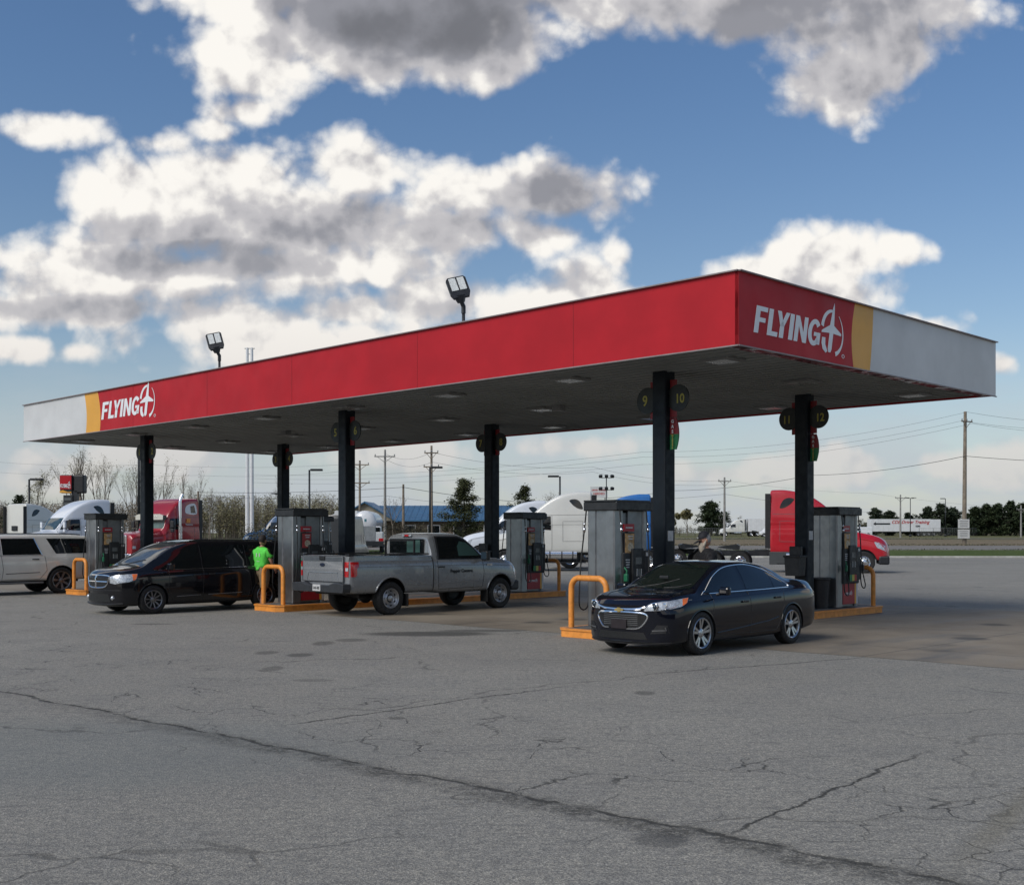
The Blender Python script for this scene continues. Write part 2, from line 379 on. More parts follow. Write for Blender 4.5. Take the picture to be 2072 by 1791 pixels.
    crk = k.m('MAXIMUM', k.m('MAXIMUM', k.m('MULTIPLY', c1, .5), k.m('MULTIPLY', c2, .85)), k.m('MAXIMUM', rut, long_))
    col = k.mix(k.m('MULTIPLY', crk, .88), col, (.030, .029, .026))
    # oil drips and tyre scuffs
    Ps = k.v('MULTIPLY', P, (1, 1, 1))
    st = k.m('MULTIPLY', k.step(k.vor(Ps, .8), .10, .19, 1, 0), k.step(k.noise(P, .18, 2), .52, .60))
    col = k.mix(k.m('MULTIPLY', st, .55), col, (.05, .05, .05))
    lane = k.comb(k.m('MULTIPLY', u, .12), k.m('MULTIPLY', v, .9), 0)
    far = k.m('MULTIPLY', k.step(k.noise(lane, 1.0, 6, .65), .55, .72), k.step(y, 26, 40))
    col = k.mix(k.m('MULTIPLY', far, .6), col, (.12, .12, .118))
    lane2 = k.comb(k.m('MULTIPLY', x, .05), k.m('MULTIPLY', y, .8), 0)
    far2 = k.m('MULTIPLY', k.step(k.noise(lane2, 1.0, 6, .65), .52, .75), k.step(y, 34, 46))
    col = k.mix(k.m('MULTIPLY', far2, .7), col, (.10, .10, .10))
    for sx_, sy_, rx_, ry_, am in STAINS:
        dd = k.v('LENGTH', k.v('MULTIPLY', k.v('SUBTRACT', P, (sx_, sy_, 0)), (1/rx_, 1/ry_, 0)))
        col = k.mix(k.m('MULTIPLY', k.step(k.m('ADD', dd, k.m('MULTIPLY', wob2, 2.2)), .7, 1.15, 1, 0), am), col, (.045, .044, .040))
    # the rusty run-off streak low on the right
    rust = k.m('MULTIPLY', k.step(k.m('ABSOLUTE', k.m('ADD', k.m('SUBTRACT', y, k.m('MULTIPLY', x, 1.45)), k.m('ADD', -3.0, wob2))), .02, .28, 1, 0), k.step(x, 2.2, 3.2))
    col = k.mix(k.m('MULTIPLY', rust, .35), col, (.16, .14, .09))
    k.put(bs.inputs['Base Color'], col); bs.inputs['Roughness'].default_value = .88; bs.inputs['Specular IOR Level'].default_value = .25
    bn = k.n('ShaderNodeBump'); bn.inputs['Strength'].default_value = .55; bn.inputs['Distance'].default_value = .012
    k.put(bn.inputs['Height'], k.m('SUBTRACT', k.m('ADD', fine, k.m('MULTIPLY', grit, .6)), k.m('MULTIPLY', crk, 1.6))); k.put(bs.inputs['Normal'], bn.outputs[0])
    tag(b.build('parking_lot', m), kind='structure')
    # land beyond the kerb: grass, field path, ploughed dirt, far grass
    ys = [89.35, 92, 96, 101, 106, 110, 112, 118, 125, 133, 134, 140, 150, 165, 180, 200, 230, 260, 300, 400, 600, 1000, 2500, 5000]
    xs = [-4000, -1200, -500, -250, -120, -60, -38, -20, 0, 20, 40, 80, 150, 300, 700, 2000, 4000]
    b = MB(); b.grid([[(x, y, zg(y) + (.10 if y < 91 else .14 if y < 112 else 0)) for x in xs] for y in ys])
    m = bpy.data.materials.new('field'); m.use_nodes = True; k = NG(m.node_tree); bs = m.node_tree.nodes['Principled BSDF']
    P = k.n('ShaderNodeTexCoord').outputs['Object']; x, y, z = k.sep(P)
    n1 = k.noise(k.v('MULTIPLY', P, (.25, 1, 1)), .25, 6, .65); n2 = k.noise(P, 2.2, 5, .7)
    grass = k.mix(k.step(n2, .3, .7), (.040, .062, .016), (.095, .125, .035))
    grass = k.mix(k.step(n1, .5, .75, 0, .45), grass, (.16, .145, .07))
    dirt = k.mix(k.step(n2, .3, .7), (.15, .115, .075), (.245, .20, .14)); dirt = k.mix(k.step(n1, .45, .72, 0, .55), dirt, (.10, .105, .04))
    yw = k.m('ADD', y, k.m('MULTIPLY', k.m('SUBTRACT', n1, .5), 7))
    col = k.mix(k.step(yw, 134, 137), grass, dirt)
    col = k.mix(k.step(yw, 186, 196), col, k.mix(k.step(n1, .4, .6), (.075, .09, .03), (.17, .15, .085)))
    k.put(bs.inputs['Base Color'], col); bs.inputs['Roughness'].default_value = .95; bs.inputs['Specular IOR Level'].default_value = .1
    bn = k.n('ShaderNodeBump'); bn.inputs['Strength'].default_value = .8; bn.inputs['Distance'].default_value = .15
    k.put(bn.inputs['Height'], n2); k.put(bs.inputs['Normal'], bn.outputs[0])
    tag(b.build('grass', m), kind='structure')
    b = MB(); xs = [-600, -200, -60, 0, 40, 100, 300, 900]
    b.grid([[(x, y, zg(y) + dz) for x in xs] for y, dz in ((113, .06), (133, .06))])
    b.grid([[(x, y, zg(y) + .05) for x in xs] for y in (199, 208)])
    tag(b.build('road', mat('old_road', (.17, .155, .135), .9, 0, .15, .5)), kind='structure')
    b = MB(); b.box((0, 89.28, .07), (1200, .18, .15), bev=.02)
    tag(b.build('kerb', M_('concrete_kerb')), kind='structure')
    # left: the truck lot runs on past the kerb line
    b = MB(); b.grid([[(x, y, .20 + max(0, zg(y))) for x in (-260, -120, -70, -30)] for y in (89.9, 100, 112, 125, 136)])
    tag(b.build('truck_lot', mat('lot_grey', (.15, .15, .148), .9, 0, .25, .35, bump=.3, bscale=20)), kind='structure')
    # concrete slab under the canopy
    b = MB()
    us = np.linspace(-9, 34, 44)
    def vedge(u_): return -.80 + (30-u_)*.0330 + .05*math.sin(u_*1.7)
    rows = []
    for t in np.linspace(0, 1, 12): rows.append([uv(u_, vedge(u_)*(1-t) + 12.6*t, .004) for u_ in us])
    b.grid(rows, smooth=False)
    m = bpy.data.materials.new('slab'); m.use_nodes = True; k = NG(m.node_tree); bs = m.node_tree.nodes['Principled BSDF']
    P = k.n('ShaderNodeTexCoord').outputs['Object']; x, y, z = k.sep(P)
    rx, ry = k.m('SUBTRACT', x, C0.x), k.m('SUBTRACT', y, C0.y)
    v = k.m('MULTIPLY', k.m('ADD', rx, ry), .70711); u = k.m('MULTIPLY', k.m('SUBTRACT', ry, rx), .70711)
    big = k.noise(P, .35, 5, .65); fine = k.noise(P, 30, 4, .7)
    col = k.mix(k.step(big, .3, .7), (.185, .15, .11), (.275, .232, .175)); col = k.mix(k.step(fine, .3, .7, 0, .3), col, (.09, .085, .075))
    lane = k.noise(k.comb(k.m('MULTIPLY', u, 1.0), k.m('MULTIPLY', v, .22), 0), .8, 5, .6)
    col = k.mix(k.step(lane, .52, .72, 0, .7), col, (.055, .050, .045))
    sp = k.m('MULTIPLY', k.step(k.vor(P, .6), .12, .26, 1, 0), k.step(k.noise(P, .3, 2), .48, .58)); col = k.mix(k.m('MULTIPLY', sp, .7), col, (.035, .033, .03))
    for sx_, sy_, rx_, ry_, am in STAINS[6:8] + [(-2.2, 27.5, .8, .4, .6), (5.2, 21.5, .4, .3, .4), (9.5, 20.0, .5, .25, .35)]:
        dd = k.v('LENGTH', k.v('MULTIPLY', k.v('SUBTRACT', P, (sx_, sy_, 0)), (1/rx_, 1/ry_, 0)))
        col = k.mix(k.m('MULTIPLY', k.step(k.m('ADD', dd, k.m('MULTIPLY', k.m('SUBTRACT', k.noise(P, 7, 5, .7), .5), 1.2)), .7, 1.2, 1, 0), am), col, (.04, .038, .034))
    jt = k.m('ABSOLUTE', k.m('SUBTRACT', k.m('FRACT', k.m('MULTIPLY', u, 1/4.2)), .5)); ju = k.m('ABSOLUTE', k.m('SUBTRACT', k.m('FRACT', k.m('MULTIPLY', v, 1/4.0)), .5))
    col = k.mix(k.step(k.m('MINIMUM', jt, ju), .002, .006, .7, 0), col, (.05, .047, .04))
    k.put(bs.inputs['Base Color'], col); k.put(bs.inputs['Roughness'], k.step(lane, .4, .7, .85, .55)); bs.inputs['Specular IOR Level'].default_value = .35
    bn = k.n('ShaderNodeBump'); bn.inputs['Strength'].default_value = .3; bn.inputs['Distance'].default_value = .01
    k.put(bn.inputs['Height'], fine); k.put(bs.inputs['Normal'], bn.outputs[0])
    tag(b.build('forecourt_slab', m), kind='structure')
terrain()
# ------------------------------------------------------------------ canopy
CH, CT, CL, CD = 5.07, 1.225, 29.1, 10.4          # soffit height, fascia height, length, depth
mat('fascia_red', (.40, .013, .020), .5, 0, .10, .8, spec=.2); mat('fascia_yellow', (.68, .33, .035), .45, 0, .06, 1)
mat('fascia_white', (.55, .555, .55), .45, 0, .10, .5); mat('logo_white', (.72, .74, .75), .4, 0, .03)
def flying_logo(parent, o, ax, ay, wid, name='logo', m=None, reg=True, th=.004, ys=.78):
    """lettering FLYING and the J roundel with its aeroplane; wid = overall width"""
    m = m or M_('logo_white'); s = wid/3.05
    o, ax, ay = Vector(o), Vector(ax).normalized(), Vector(ay).normalized(); az = ax.cross(ay)
    b = MB()
    H, w = .60, .105     # letter height, stroke
    def sh(p): return (p[0]+p[1]*.17, p[1])
    def L(x0, polys):
        for pl in polys: b.prism([((sh((x0+x, y))[0])*s, y*s) for x, y in pl], (0, 0, 0), (1, 0, 0), (0, 1, 0), th)
    rect = lambda x, y, ww, hh: [(x, y), (x+ww, y), (x+ww, y+hh), (x, y+hh)]
    w2 = .13
    L(0, [rect(0, 0, w2, H), rect(w2, H-w, .22, w), rect(w2, H*.42, .18, w*.95)])                          # F
    L(.40, [rect(0, 0, w2, H), rect(w2, 0, .19, w)])                                                       # L
    L(.66, [[(0, H), (.13, .26), (.24, .26), (.12, H)], [(.24, .26), (.13, .26), (.28, H), (.40, H)], rect(.12, 0, w2, .262)])  # Y
    L(1.08, [rect(0, 0, w2, H)])                                                                           # I
    L(1.26, [rect(0, 0, .12, H), rect(.29, 0, .12, H), [(.12, H), (.0+.12, H*.62), (.29, 0), (.29, H*.38)]])   # N
    # G as a thick arc
    n = 22; go, gi = [], []
    for i in range(n+1):
        a = R(38 + (322-38)*i/n); go.append((.22+.215*math.cos(a), .30+.315*math.sin(a))); gi.append((.22+.095*math.cos(a), .30+.20*math.sin(a)))
    for i in range(n): L(1.70, [[go[i], go[i+1], gi[i+1], gi[i]]])
    L(1.70, [rect(.31, 0.03, .115, .28), rect(.21, .22, .12, .09)])
    # roundel: thin ring, thick at lower right, broken round the J
    cx, cy = 2.60, .375
    def ring(a0, a1, r, t0, t1, n=26):
        pts = []
        for i in range(n+1):
            f = i/n; a = R(a0+(a1-a0)*f); t = t0+(t1-t0)*f
            pts.append(((cx+(r)*math.cos(a)*.78, cy+r*math.sin(a)*1.07), (cx+(r-t)*math.cos(a)*.78, cy+(r-t)*math.sin(a)*1.07)))
        for (a_, b_), (c_, d_) in zip(pts, pts[1:]): b.prism([(p[0]*s, p[1]*s) for p in (a_, c_, d_, b_)], (0, 0, 0), (1, 0, 0), (0, 1, 0), th)
    ring(52, -30, .52, .015, .055); ring(-30, -72, .52, .055, .10); ring(84, 165, .52, .055, .12)
    # aeroplane: needle nose, wings, stem with hooked J
    T = lambda pl: b.prism([((2.58+x+(y-.35)*.17)*s, (y+.1)*s) for x, y in pl], (0, 0, 0), (1, 0, 0), (0, 1, 0), th)
    T([(-.07, .46), (.07, .46), (.025, .88), (.0, 1.0), (-.03, .88)])
    T([(-.07, .46), (-.34, .30), (-.34, .25), (-.06, .27), (.07, .27), (.36, .25), (.36, .30), (.07, .46)])
    T([(-.06, .27), (-.06, -.12), (-.03, -.19), (.04, -.19), (.07, -.12), (.07, .27)])
    T([(-.30, .0), (-.30, .14), (-.19, .14), (-.17, -.02), (-.07, -.17), (-.12, -.22), (-.24, -.14)])
    if reg:
        b, b0 = MB(), b
        for i in range(12):
            a0, a1 = 2*math.pi*i/12, 2*math.pi*(i+1)/12
            b.prism([((3.0+rr*math.cos(a))*s, (-.12+rr*math.sin(a))*s) for rr, a in ((.05, a0), (.05, a1), (.036, a1), (.036, a0))], (0, 0, 0), (1, 0, 0), (0, 1, 0), th)
    M = Matrix((ax, ay*ys, az)).transposed().to_4x4(); M.translation = o
    if reg: b.bm.transform(M); b.build('registered_mark', m, parent, sharp_ang=20); b = b0
    b.bm.transform(M); return b.build(name, m, parent, sharp_ang=20)
def canopy():
    t = empty('fuel_canopy', C0, R(135), 'long flat red forecourt canopy on dark posts with a white end and winged lettering', 'canopy')
    # local frame: +x = u (along), +y = -v  (rotation of 135 degrees: y axis -> -VD)
    Z0, Z1 = CH, CH+CT
    b = MB(); nx = 1
    b.mat(mat('soffit', (.235, .245, .235), .55, 0, .10, .6))
    b.box((CL/2, -CD/2, Z0+.09), (CL-.16, CD-.16, .10))
    for i in range(int(CD/.3)):                                        # deck ribs running along
        b.box((CL/2, -.14-.3*i, Z0+.030), (CL-.18, .03, .024))
    b.mat(mat('canopy_roof', (.3, .3, .3), .7)); b.box((CL/2, -CD/2, Z1-.22), (CL-.12, CD-.12, .1))
    b.build('deck', None, t)
    # fascia: panels butted together, split where the colour changes
    th = .07
    def curve(ub, ut):    # slightly bowed edge between two colours (offset along, height)
        return [(ub + (ut-ub)*i/8 + .10*math.sin(math.pi*i/8)*-1, Z0+CT*i/8) for i in range(9)]
    def strip(e0, e1, o, ax, m, name, out):
        bb = MB(); bb.prism(list(e0)+list(e1)[::-1], o, ax, (0, 0, 1), -th*out); return bb.build(name, M_(m), t, sharp_ang=20)
    ver = lambda x: [(x, Z0+CT*i/8) for i in range(9)]
    # long near side (y=0 plane), u from 0 to CL ; outward is +y
    e1, e2 = curve(23.35, 23.50), curve(24.32, 24.42)
    strip(ver(24.42*0), e1, (0, 0, 0), (1, 0, 0), 'fascia_red', 'fascia', -1)
    strip(e1, e2, (0, 0, 0), (1, 0, 0), 'fascia_yellow', 'fascia_stripe', -1)
    strip(e2, ver(CL), (0, 0, 0), (1, 0, 0), 'fascia_white', 'fascia', -1)
    # short near side (x=0 plane), along -y
    e1, e2 = curve(3.84, 3.90), curve(4.48, 4.62)
    e2 = [(a + .10*math.sin(math.pi*i/8)*2*.6, z) for i, (a, z) in enumerate(e2)]
    strip(ver(0), e1, (-.004, 0, 0), (0, -1, 0), 'fascia_red', 'fascia', 1)
    strip(e1, e2, (-.004, 0, 0), (0, -1, 0), 'fascia_yellow', 'fascia_stripe', 1)
    strip(e2, ver(CD), (-.004, 0, 0), (0, -1, 0), 'fascia_white', 'fascia', 1)
    # far sides
    bb = MB(); bb.box((CL/2, -CD+.035, Z0+CT/2), (CL-.14, .07, CT)); bb.build('fascia', M_('fascia_red'), t)
    bb = MB(); bb.box((CL-.035, -CD/2, Z0+CT/2), (.07, CD-.16, CT)); bb.build('fascia', M_('fascia_white'), t)
    # edge trims and panel joints
    bb = MB(); g = mat('trim_grey', (.24, .20, .20), .5)
    bb.box((CL/2, .006, Z1+.012), (CL+.02, .10, .022)); bb.box((-.012, -CD/2, Z1+.011), (.10, CD+.02, .022))
    bb.box((CL/2, .010, Z0-.012), (CL+.02, .03, .022)); bb.box((-.016, -CD/2, Z0-.012), (.03, CD+.02, .022))
    bb.build('edge_trim', g, t)
    for x in (3.7, 8.25, 13.0, 17.0, 21.2): bb = MB(); bb.box((x, .002, Z0+CT/2), (.006, .003, CT)); bb.build('panel_joint', mat('joint_red', (.12, .008, .012), .6), t)
    # scuffed red return under the short side
    bb = MB(); bb.mat(mat('worn_return', (.16, .02, .03), .6, 0, .9, 2.2)); bb.box((.20, -CD/2, Z0+.018), (.30, CD-.1, .014)); bb.build('fascia_return', None, t)
    # lettering on both sides
    flying_logo(t, (23.24, .006, Z0+.34), (-1, 0, 0), (0, 0, 1), 3.42)
    flying_logo(t, (-.008, -.44, Z0+.26), (0, -1, 0), (0, 0, 1), 3.05)
    # recessed lights under the deck
    lg = mat('lamp_lens', (.34, .35, .34), .25, 0, .2, 8); hs = mat('lamp_housing', (.19, .19, .185), .5)
    for i in range(8):
        for j in range(3):
            x, y = 1.25 + i*3.75, -1.35 - j*3.75
            if j == 1: x += .6
            if x > CL-.6: continue
            f = MB(); f.box((x, y, Z0+.015), (.62, .62, .05), bev=.012); fo = f.build('light_fixture', hs, t)
            f = MB(); f.box((x, y, Z0-.018), (.46, .46, .02), bev=.005); f.build('lens', lg, fo)
    for x, y in ((8.6, -4.9), (19.5, -4.2)):
        f = MB(); f.box((x, y, Z0-.03), (.28, .2, .16), bev=.01); f.build('speaker_box', hs, t)
    return t
canopy()
# ------------------------------------------------------------------ canopy posts, number discs
mat('post_navy', (.008, .012, .017), .5, 0, .2, 3, spec=.22); mat('disc_black', (.010, .013, .012), .5, 0, .1); mat('digit_yellow', (.34, .30, .05), .5, 0, .05)
mat('plate_red', (.24, .015, .02), .5, 0, .1); mat('plate_green', (.01, .16, .05), .5, 0, .1); mat('plate_text', (.6, .6, .6), .5)
UC, VC = (3.12, 13.48, 24.25), (2.03, 7.30)
PN = {(0, 0): ('9', '10'), (0, 1): ('11', '12'), (1, 0): ('5', '6'), (1, 1): ('7', '8'), (2, 0): ('1', '2'), (2, 1): ('3', '4')}
LAB_P = {(0, 0): 'post numbered nine and ten right behind the dark blue sedan', (0, 1): 'post numbered eleven and twelve nearest the white canopy end', (1, 0): 'post behind the silver pickup bed, disc five beside it',
         (1, 1): 'post in front of the white tractor nose, discs seven and eight', (2, 0): 'post in front of the red tractor, above the black minivan', (2, 1): 'post rising between the green shirted man and the blue tractor'}
for i, u0 in enumerate(UC):
    for j, v0 in enumerate(VC):
        t = empty('canopy_post', uv(u0, v0, 0.15), R(45), 'dark navy canopy ' + LAB_P[(i, j)], 'post', 'dark canopy posts')
        b = MB(); b.box((0, 0, (CH-.15)/2+.02), (.33, .33, CH-.15+.06), bev=.035); b.box((0, 0, .02), (.44, .44, .03)); b.build('shaft', M_('post_navy'), t)
        # local x = +v ; local y = +u(left).  discs face -v
        for side, num in ((1, PN[(i, j)][0]), (-1, PN[(i, j)][1])):
            zc = 4.42
            b = MB(); b.box((.0, side*.245, zc), (.03, .15, .74)); pl = b.build('sign_plate', M_('plate_red'), t)
            b = MB(); b.cyl((-.045, side*.38, zc), (-.018, side*.38, zc),   .262, n=36); dc = b.build('number_disc', M_('disc_black'), pl)
            put_text('digits', num, .29 if len(num) == 1 else .25, M_('digit_yellow'), pl, (-.047, side*.43 if len(num) == 1 else side*.43, zc-.10), (0, -1, 0), (0, 0, 1), bold=.006, align='CENTER', xscale=.9, extrude=.003)
            if side == -1 and i == 0:
                pts = [(.0, 0)] + [(.12+.08*math.sin(math.pi*(.12+.8*q_/10)), q_*.085) for q_ in range(0, 11)] + [(0, .62)]
                for (lo, hi, mm, txt, sz) in ((0, .30, 'plate_green', 'DIESEL', .056), (.30, .62, 'plate_red', 'GAS', .088)):
                    pp = [(0, lo)] + [(.12+.09*math.sin(math.pi*(.1+.8*zz/.62)), zz) for zz in np.linspace(lo, hi, 6)] + [(0, hi)]
                    b = MB(); b.prism([(-x, y) for x, y in pp], (-.02, -.17, zc-.385-.62), (0, 1, 0), (0, 0, 1), .03)
                    fl = b.build('fuel_flag', M_(mm), t)
                    for q_, ch in enumerate(txt):
                        put_text('lettering', ch, sz, M_('plate_text' if txt == 'GAS' else 'digit_yellow'), fl, (-.032 if False else -.056+.02*0, -.26, zc-.385-.62+hi-(q_+1)*(.100 if txt == 'GAS' else .047)), (0, -1, 0), (0, 0, 1), bold=.003, align='CENTER', extrude=.002)
                b = MB(); b.box((0.0, -.17, 1.72), (.17, .006, .20)); b.build('notice', M_('sticker'), t)
# squeegee bins fixed on the posts, rubbish bin at the far right post
def squeegee(px_u, px_v, label):
    t = empty('squeegee_bin', uv(px_u, px_v, .95), R(45), label, 'bin', 'squeegee bins on the canopy posts')
    b = MB(); b.prism([(-.17, 0), (.17, 0), (.20, .42), (-.20, .42)], (.14, 0, 0), (0, 1, 0), (0, 0, 1), -.28); b.box((0, 0, .44), (.34, .44, .05), bev=.015); b.build('tub', M_('black_plastic'), t)
    b = MB(); b.box((.03, 0, .56), (.1, .3, .22), bev=.02); b.build('towel_box', M_('black_plastic'), t)
squeegee(UC[0]+.02, VC[1]-.36, 'black squeegee bin hung on post eleven behind the sedan trunk')
squeegee(UC[1]+.02, VC[1]-.36, 'black squeegee bin hung on the post beside the pickup hood')
# ------------------------------------------------------------------ pump islands
mat('stainless', (.26, .265, .27), .34, .85, .12, 3, bump=.05, bscale=6); mat('stainless_dark', (.20, .205, .205), .42, .7, .14, 4)
mat('pump_black', (.016, .017, .018), .48, 0, .25, 6); mat('pump_red', (.34, .012, .022), .4, 0, .08); mat('hose_black', (.010, .010, .010), .5, 0, .1)
mat('nozzle_green', (.01, .13, .06), .45); mat('screen_grey', (.10, .11, .11), .25, 0, .1); mat('ad_tan', (.42, .25, .10), .5, 0, .5, 9); mat('ad_red', (.30, .03, .03), .5, 0, .25, 9)
mat('ad_food', (.48, .40, .28), .5, 0, .35, 22); mat('label_yellow', (.55, .50, .10), .5); mat('label_green', (.02, .20, .07), .5); mat('label_red', (.45, .05, .04), .5)
ISL = {0: 'orange kerbed pump island under the two right posts behind the dark sedan', 1: 'orange kerbed pump island alongside the silver pickup', 2: 'orange kerbed pump island beside the white suv and the minivan'}
for i, u0 in enumerate(UC):
    t = empty('pump_island', uv(u0, 0, 0), R(45), ISL[i], 'island', 'orange edged pump islands')
    w = .61; v0, v1 = -.47, 10.0; c = .16
    out = [(v0, -w+c), (v0+c, -w), (v1-c, -w), (v1, -w+c), (v1, w-c), (v1-c, w), (v0+c, w), (v0, w-c)]
    b = MB(); b.prism([(x, y) for x, y in out], (0, 0, .004), (1, 0, 0), (0, 1, 0), .126); b.build('kerb', M_('orange_paint'), t)
    out2 = [(v0-.02, -w+c-.01), (v0+c-.01, -w-.02), (v1-c+.01, -w-.02), (v1+.02, -w+c-.01), (v1+.02, w-c+.01), (v1-c+.01, w+.02), (v0+c-.01, w+.02), (v0-.02, w-c+.01)]
    b = MB(); b.prism(out2, (0, 0, .130), (1, 0, 0), (0, 1, 0), .030); b.build('kerb_cap', M_('orange_paint'), t)
    inn = [(v0+.12, -w+.12), (v1-.12, -w+.12), (v1-.12, w-.12), (v0+.12, w-.12)]
    b = MB(); b.prism(inn, (0, 0, .161), (1, 0, 0), (0, 1, 0), .004); b.build('island_top', mat('island_grey', (.10, .10, .095), .85, 0, .3, 3), t)
# hoop guards
def hoop(u0, v0, label):
    t_ = MB(); r, hw, h = .055, .43, .93; c = .20
    pts = [(0, -hw, 0), (0, -hw, h-c)] + [(0, -hw+c-c*math.cos(R(a)), h-c+c*math.sin(R(a))) for a in (20, 40, 60, 80)] + [(0, hw-c+c*math.sin(R(a)), h-c+c*math.cos(R(a))) for a in (10, 30, 50, 70)] + [(0, hw, h-c), (0, hw, 0)]
    t_.tube(pts, r, 14); o = t_.build('hoop_guard', M_('orange_paint'), None, uv(u0, v0, .163), R(45))
    return tag(o, label, 'guard rail', 'orange hoop guards at the island ends')
hoop(UC[0], -.22, 'orange hoop guard in front of the dark sedan grille side'); hoop(UC[1], -.22, 'orange hoop guard beside the man in the green shirt')
hoop(UC[2], -.22, 'orange hoop guard in front of the white suv rear wheel'); hoop(UC[0], 9.74, 'orange hoop guard at the far right island end')
hoop(UC[1], 9.74, 'orange hoop guard beyond the pump in front of the white tractor'); hoop(UC[2], 9.74, 'orange hoop guard at the hidden end of the farthest island')
# dispensers
def dispenser(ad):
    """local: x = along the island (+v), y = across; origin at the near corner centre line on the island top"""
    L_, Wd, Ht = .95, .66, 2.16
    t = empty('fuel_pump')
    b = MB(); zb = 0.02                                                     # end columns of folded stainless
    for x0, x1 in ((0, .24), (L_-.10, L_)):
        d = Wd/2
        pr = [(x0, -d+.03), (x0+.02, -d), (x1, -d), (x1, d), (x0+.02, d), (x0, d-.03), (x0, d-.19), (x0+.022, d-.21), (x0+.022, -d+.21), (x0, -d+.19)]
        b.prism(pr, (0, 0, zb), (1, 0, 0), (0, 1, 0), Ht)
    b.build('end_panel', M_('stainless'), t)
    b = MB(); b.box((L_/2+.06, 0, Ht*.5), (L_-.36, Wd-.10, Ht-.05)); b.box((.62, 0, 1.72), (.42, Wd-.03, .92), bev=.01); b.build('cabinet', M_('stainless_dark'), t)
    b = MB(); b.box((L_/2+.03, 0, Ht+.10), (L_+.12, Wd+.16, .17), bev=.02); b.box((L_/2, 0, Ht+.20), (L_+.1, Wd+.1, .03)); b.build('top_cover', M_('pump_black'), t)
    for sy in (-1, 1):
        y = sy*Wd/2
        b = MB(); b.box((.60, y-sy*.03, .98), (.74, .14, .84), bev=.02); b.box((.60, y+sy*.03, 1.06), (.33, .12, .82), bev=.02); b.box((.86, y+sy*.03, 1.04), (.19, .11, .78), bev=.015)
        fp = b.build('fuel_panel', M_('pump_black'), t)
        b = MB(); b.box((.60, y+sy*.093, 1.24), (.17, .006, .13)); b.build('display', M_('screen_grey'), fp)
        b = MB(); b.box((.60, y+sy*.093, 1.02), (.13, .006, .14)); b.build('keypad', M_('screen_grey'), fp)
        b = MB(); b.mat(M_('sticker')); b.box((.545, y+sy*.097, 1.02), (.012, .005, .14)); b.box((.675, y+sy*.097, 1.02), (.012, .005, .14)); b.box((.87, y+sy*.088, 1.36), (.09, .004, .07))
        for q_ in range(4): b.box((.34, y+sy*.043, 1.26-.045*q_), (.12-.012*q_, .004, .02))
        b.build('notice', None, fp)
        b = MB()
        for x_, mm in ((.47, 'label_green'), (.58, 'label_yellow'), (.69, 'label_red')): b.mat(M_(mm)); b.box((x_, y+sy*.094, .70), (.10, .008, .15))
        b.build('grade_button', None, fp)
        b = MB(); b.mat(M_('pump_red')); b.box((.53, y-sy*.015, .32), (.54, .05, .48)); b.mat(M_('fascia_yellow')); b.box((.835, y-sy*.015, .32), (.07, .051, .48)); b.mat(M_('fascia_white')); b.box((.905, y-sy*.015, .32), (.07, .05, .48))
        sk = b.build('skirt', None, t)
        flying_logo(sk, (.33 if sy < 0 else .72, y+sy*.0115, .30), (-sy*1.0 if sy > 0 else 1, 0, 0), (0, 0, 1), .36, reg=False, th=.003)
        b = MB(); b.mat(M_('black_plastic')); b.box((.40, y+sy*.02, 1.57), (.30, .03, .40), bev=.008)
        b.mat(M_(ad)); b.box((.40, y+sy*.037, 1.57), (.26, .008, .36)); b.mat(M_('ad_food')); b.cyl((.42, y+sy*.040, 1.50), (.42, y+sy*.045, 1.50), .085, n=20)
        for q_ in range(2): b.mat(M_('sticker')); b.box((.42, y+sy*.043, 1.70-.05*q_), (.15-.04*q_, .004, .022))
        b.build('advert_panel', None, t)
        b = MB(); b.mat(M_('pump_red')); b.box((.40, y+sy*.0, 1.86), (.30, .05, .14)); b.mat(M_('sticker')); b.box((.40, y+sy*.028, 1.86), (.2, .004, .025)); b.build('topper_strip', None, t)
        # hose from the top cover down to a nozzle
        for hx, lo in ((.12, .30), (.90, .45)):
            yy = y+sy*.13
            pts = [(hx-.06, y+sy*.08, Ht+.03), (hx-.07, yy, 1.75), (hx-.10, yy+sy*.05, 1.2), (hx-.14, yy+sy*.06, lo+.25), (hx-.10, yy+sy*.07, lo+.05), (hx+.02, yy+sy*.07, lo), (hx+.10, yy+sy*.05, lo+.08), (hx+.12, yy+sy*.02, .62), (hx+.10, y+sy*.10, .86)]
            sm = [Vector(pts[0])]
            for a_ in range(1, len(pts)-1):
                for f in (.0, .33, .66):
                    p0, p1, p2, p3 = (Vector(pts[max(a_-1, 0)]), Vector(pts[a_]), Vector(pts[a_+1]), Vector(pts[min(a_+2, len(pts)-1)]))
                    sm.append(.5*((2*p1)+(p2-p0)*f+(2*p0-5*p1+4*p2-p3)*f*f+(-p0+3*p1-3*p2+p3)*f**3))
            sm.append(Vector(pts[-1]))
            b = MB(); b.tube(sm, .014, 7); ho = b.build('hose', M_('hose_black'), t)
            b = MB(); b.cyl((hx-.066, yy-sy*.01, 1.86), (hx-.068, yy, 1.78), .028, n=10); b.cyl((hx-.068, yy-sy*.01, 1.95), (hx-.068, yy-sy*.01, 1.90), .020, n=10); b.build('breakaway', M_('chrome'), ho)
            b = MB(); b.box((hx+.10, y+sy*.10, .93), (.06, .09, .15), bev=.02); b.tube([(hx+.10, y+sy*.10, .98), (hx+.10, y+sy*.12, 1.06), (hx+.10, y+sy*.06, 1.12)], .016, 8); b.build('nozzle', M_('nozzle_green') if hx < .5 else M_('pump_black'), t)
    return t
pa = dispenser('ad_tan'); pr_ = dispenser('ad_red')
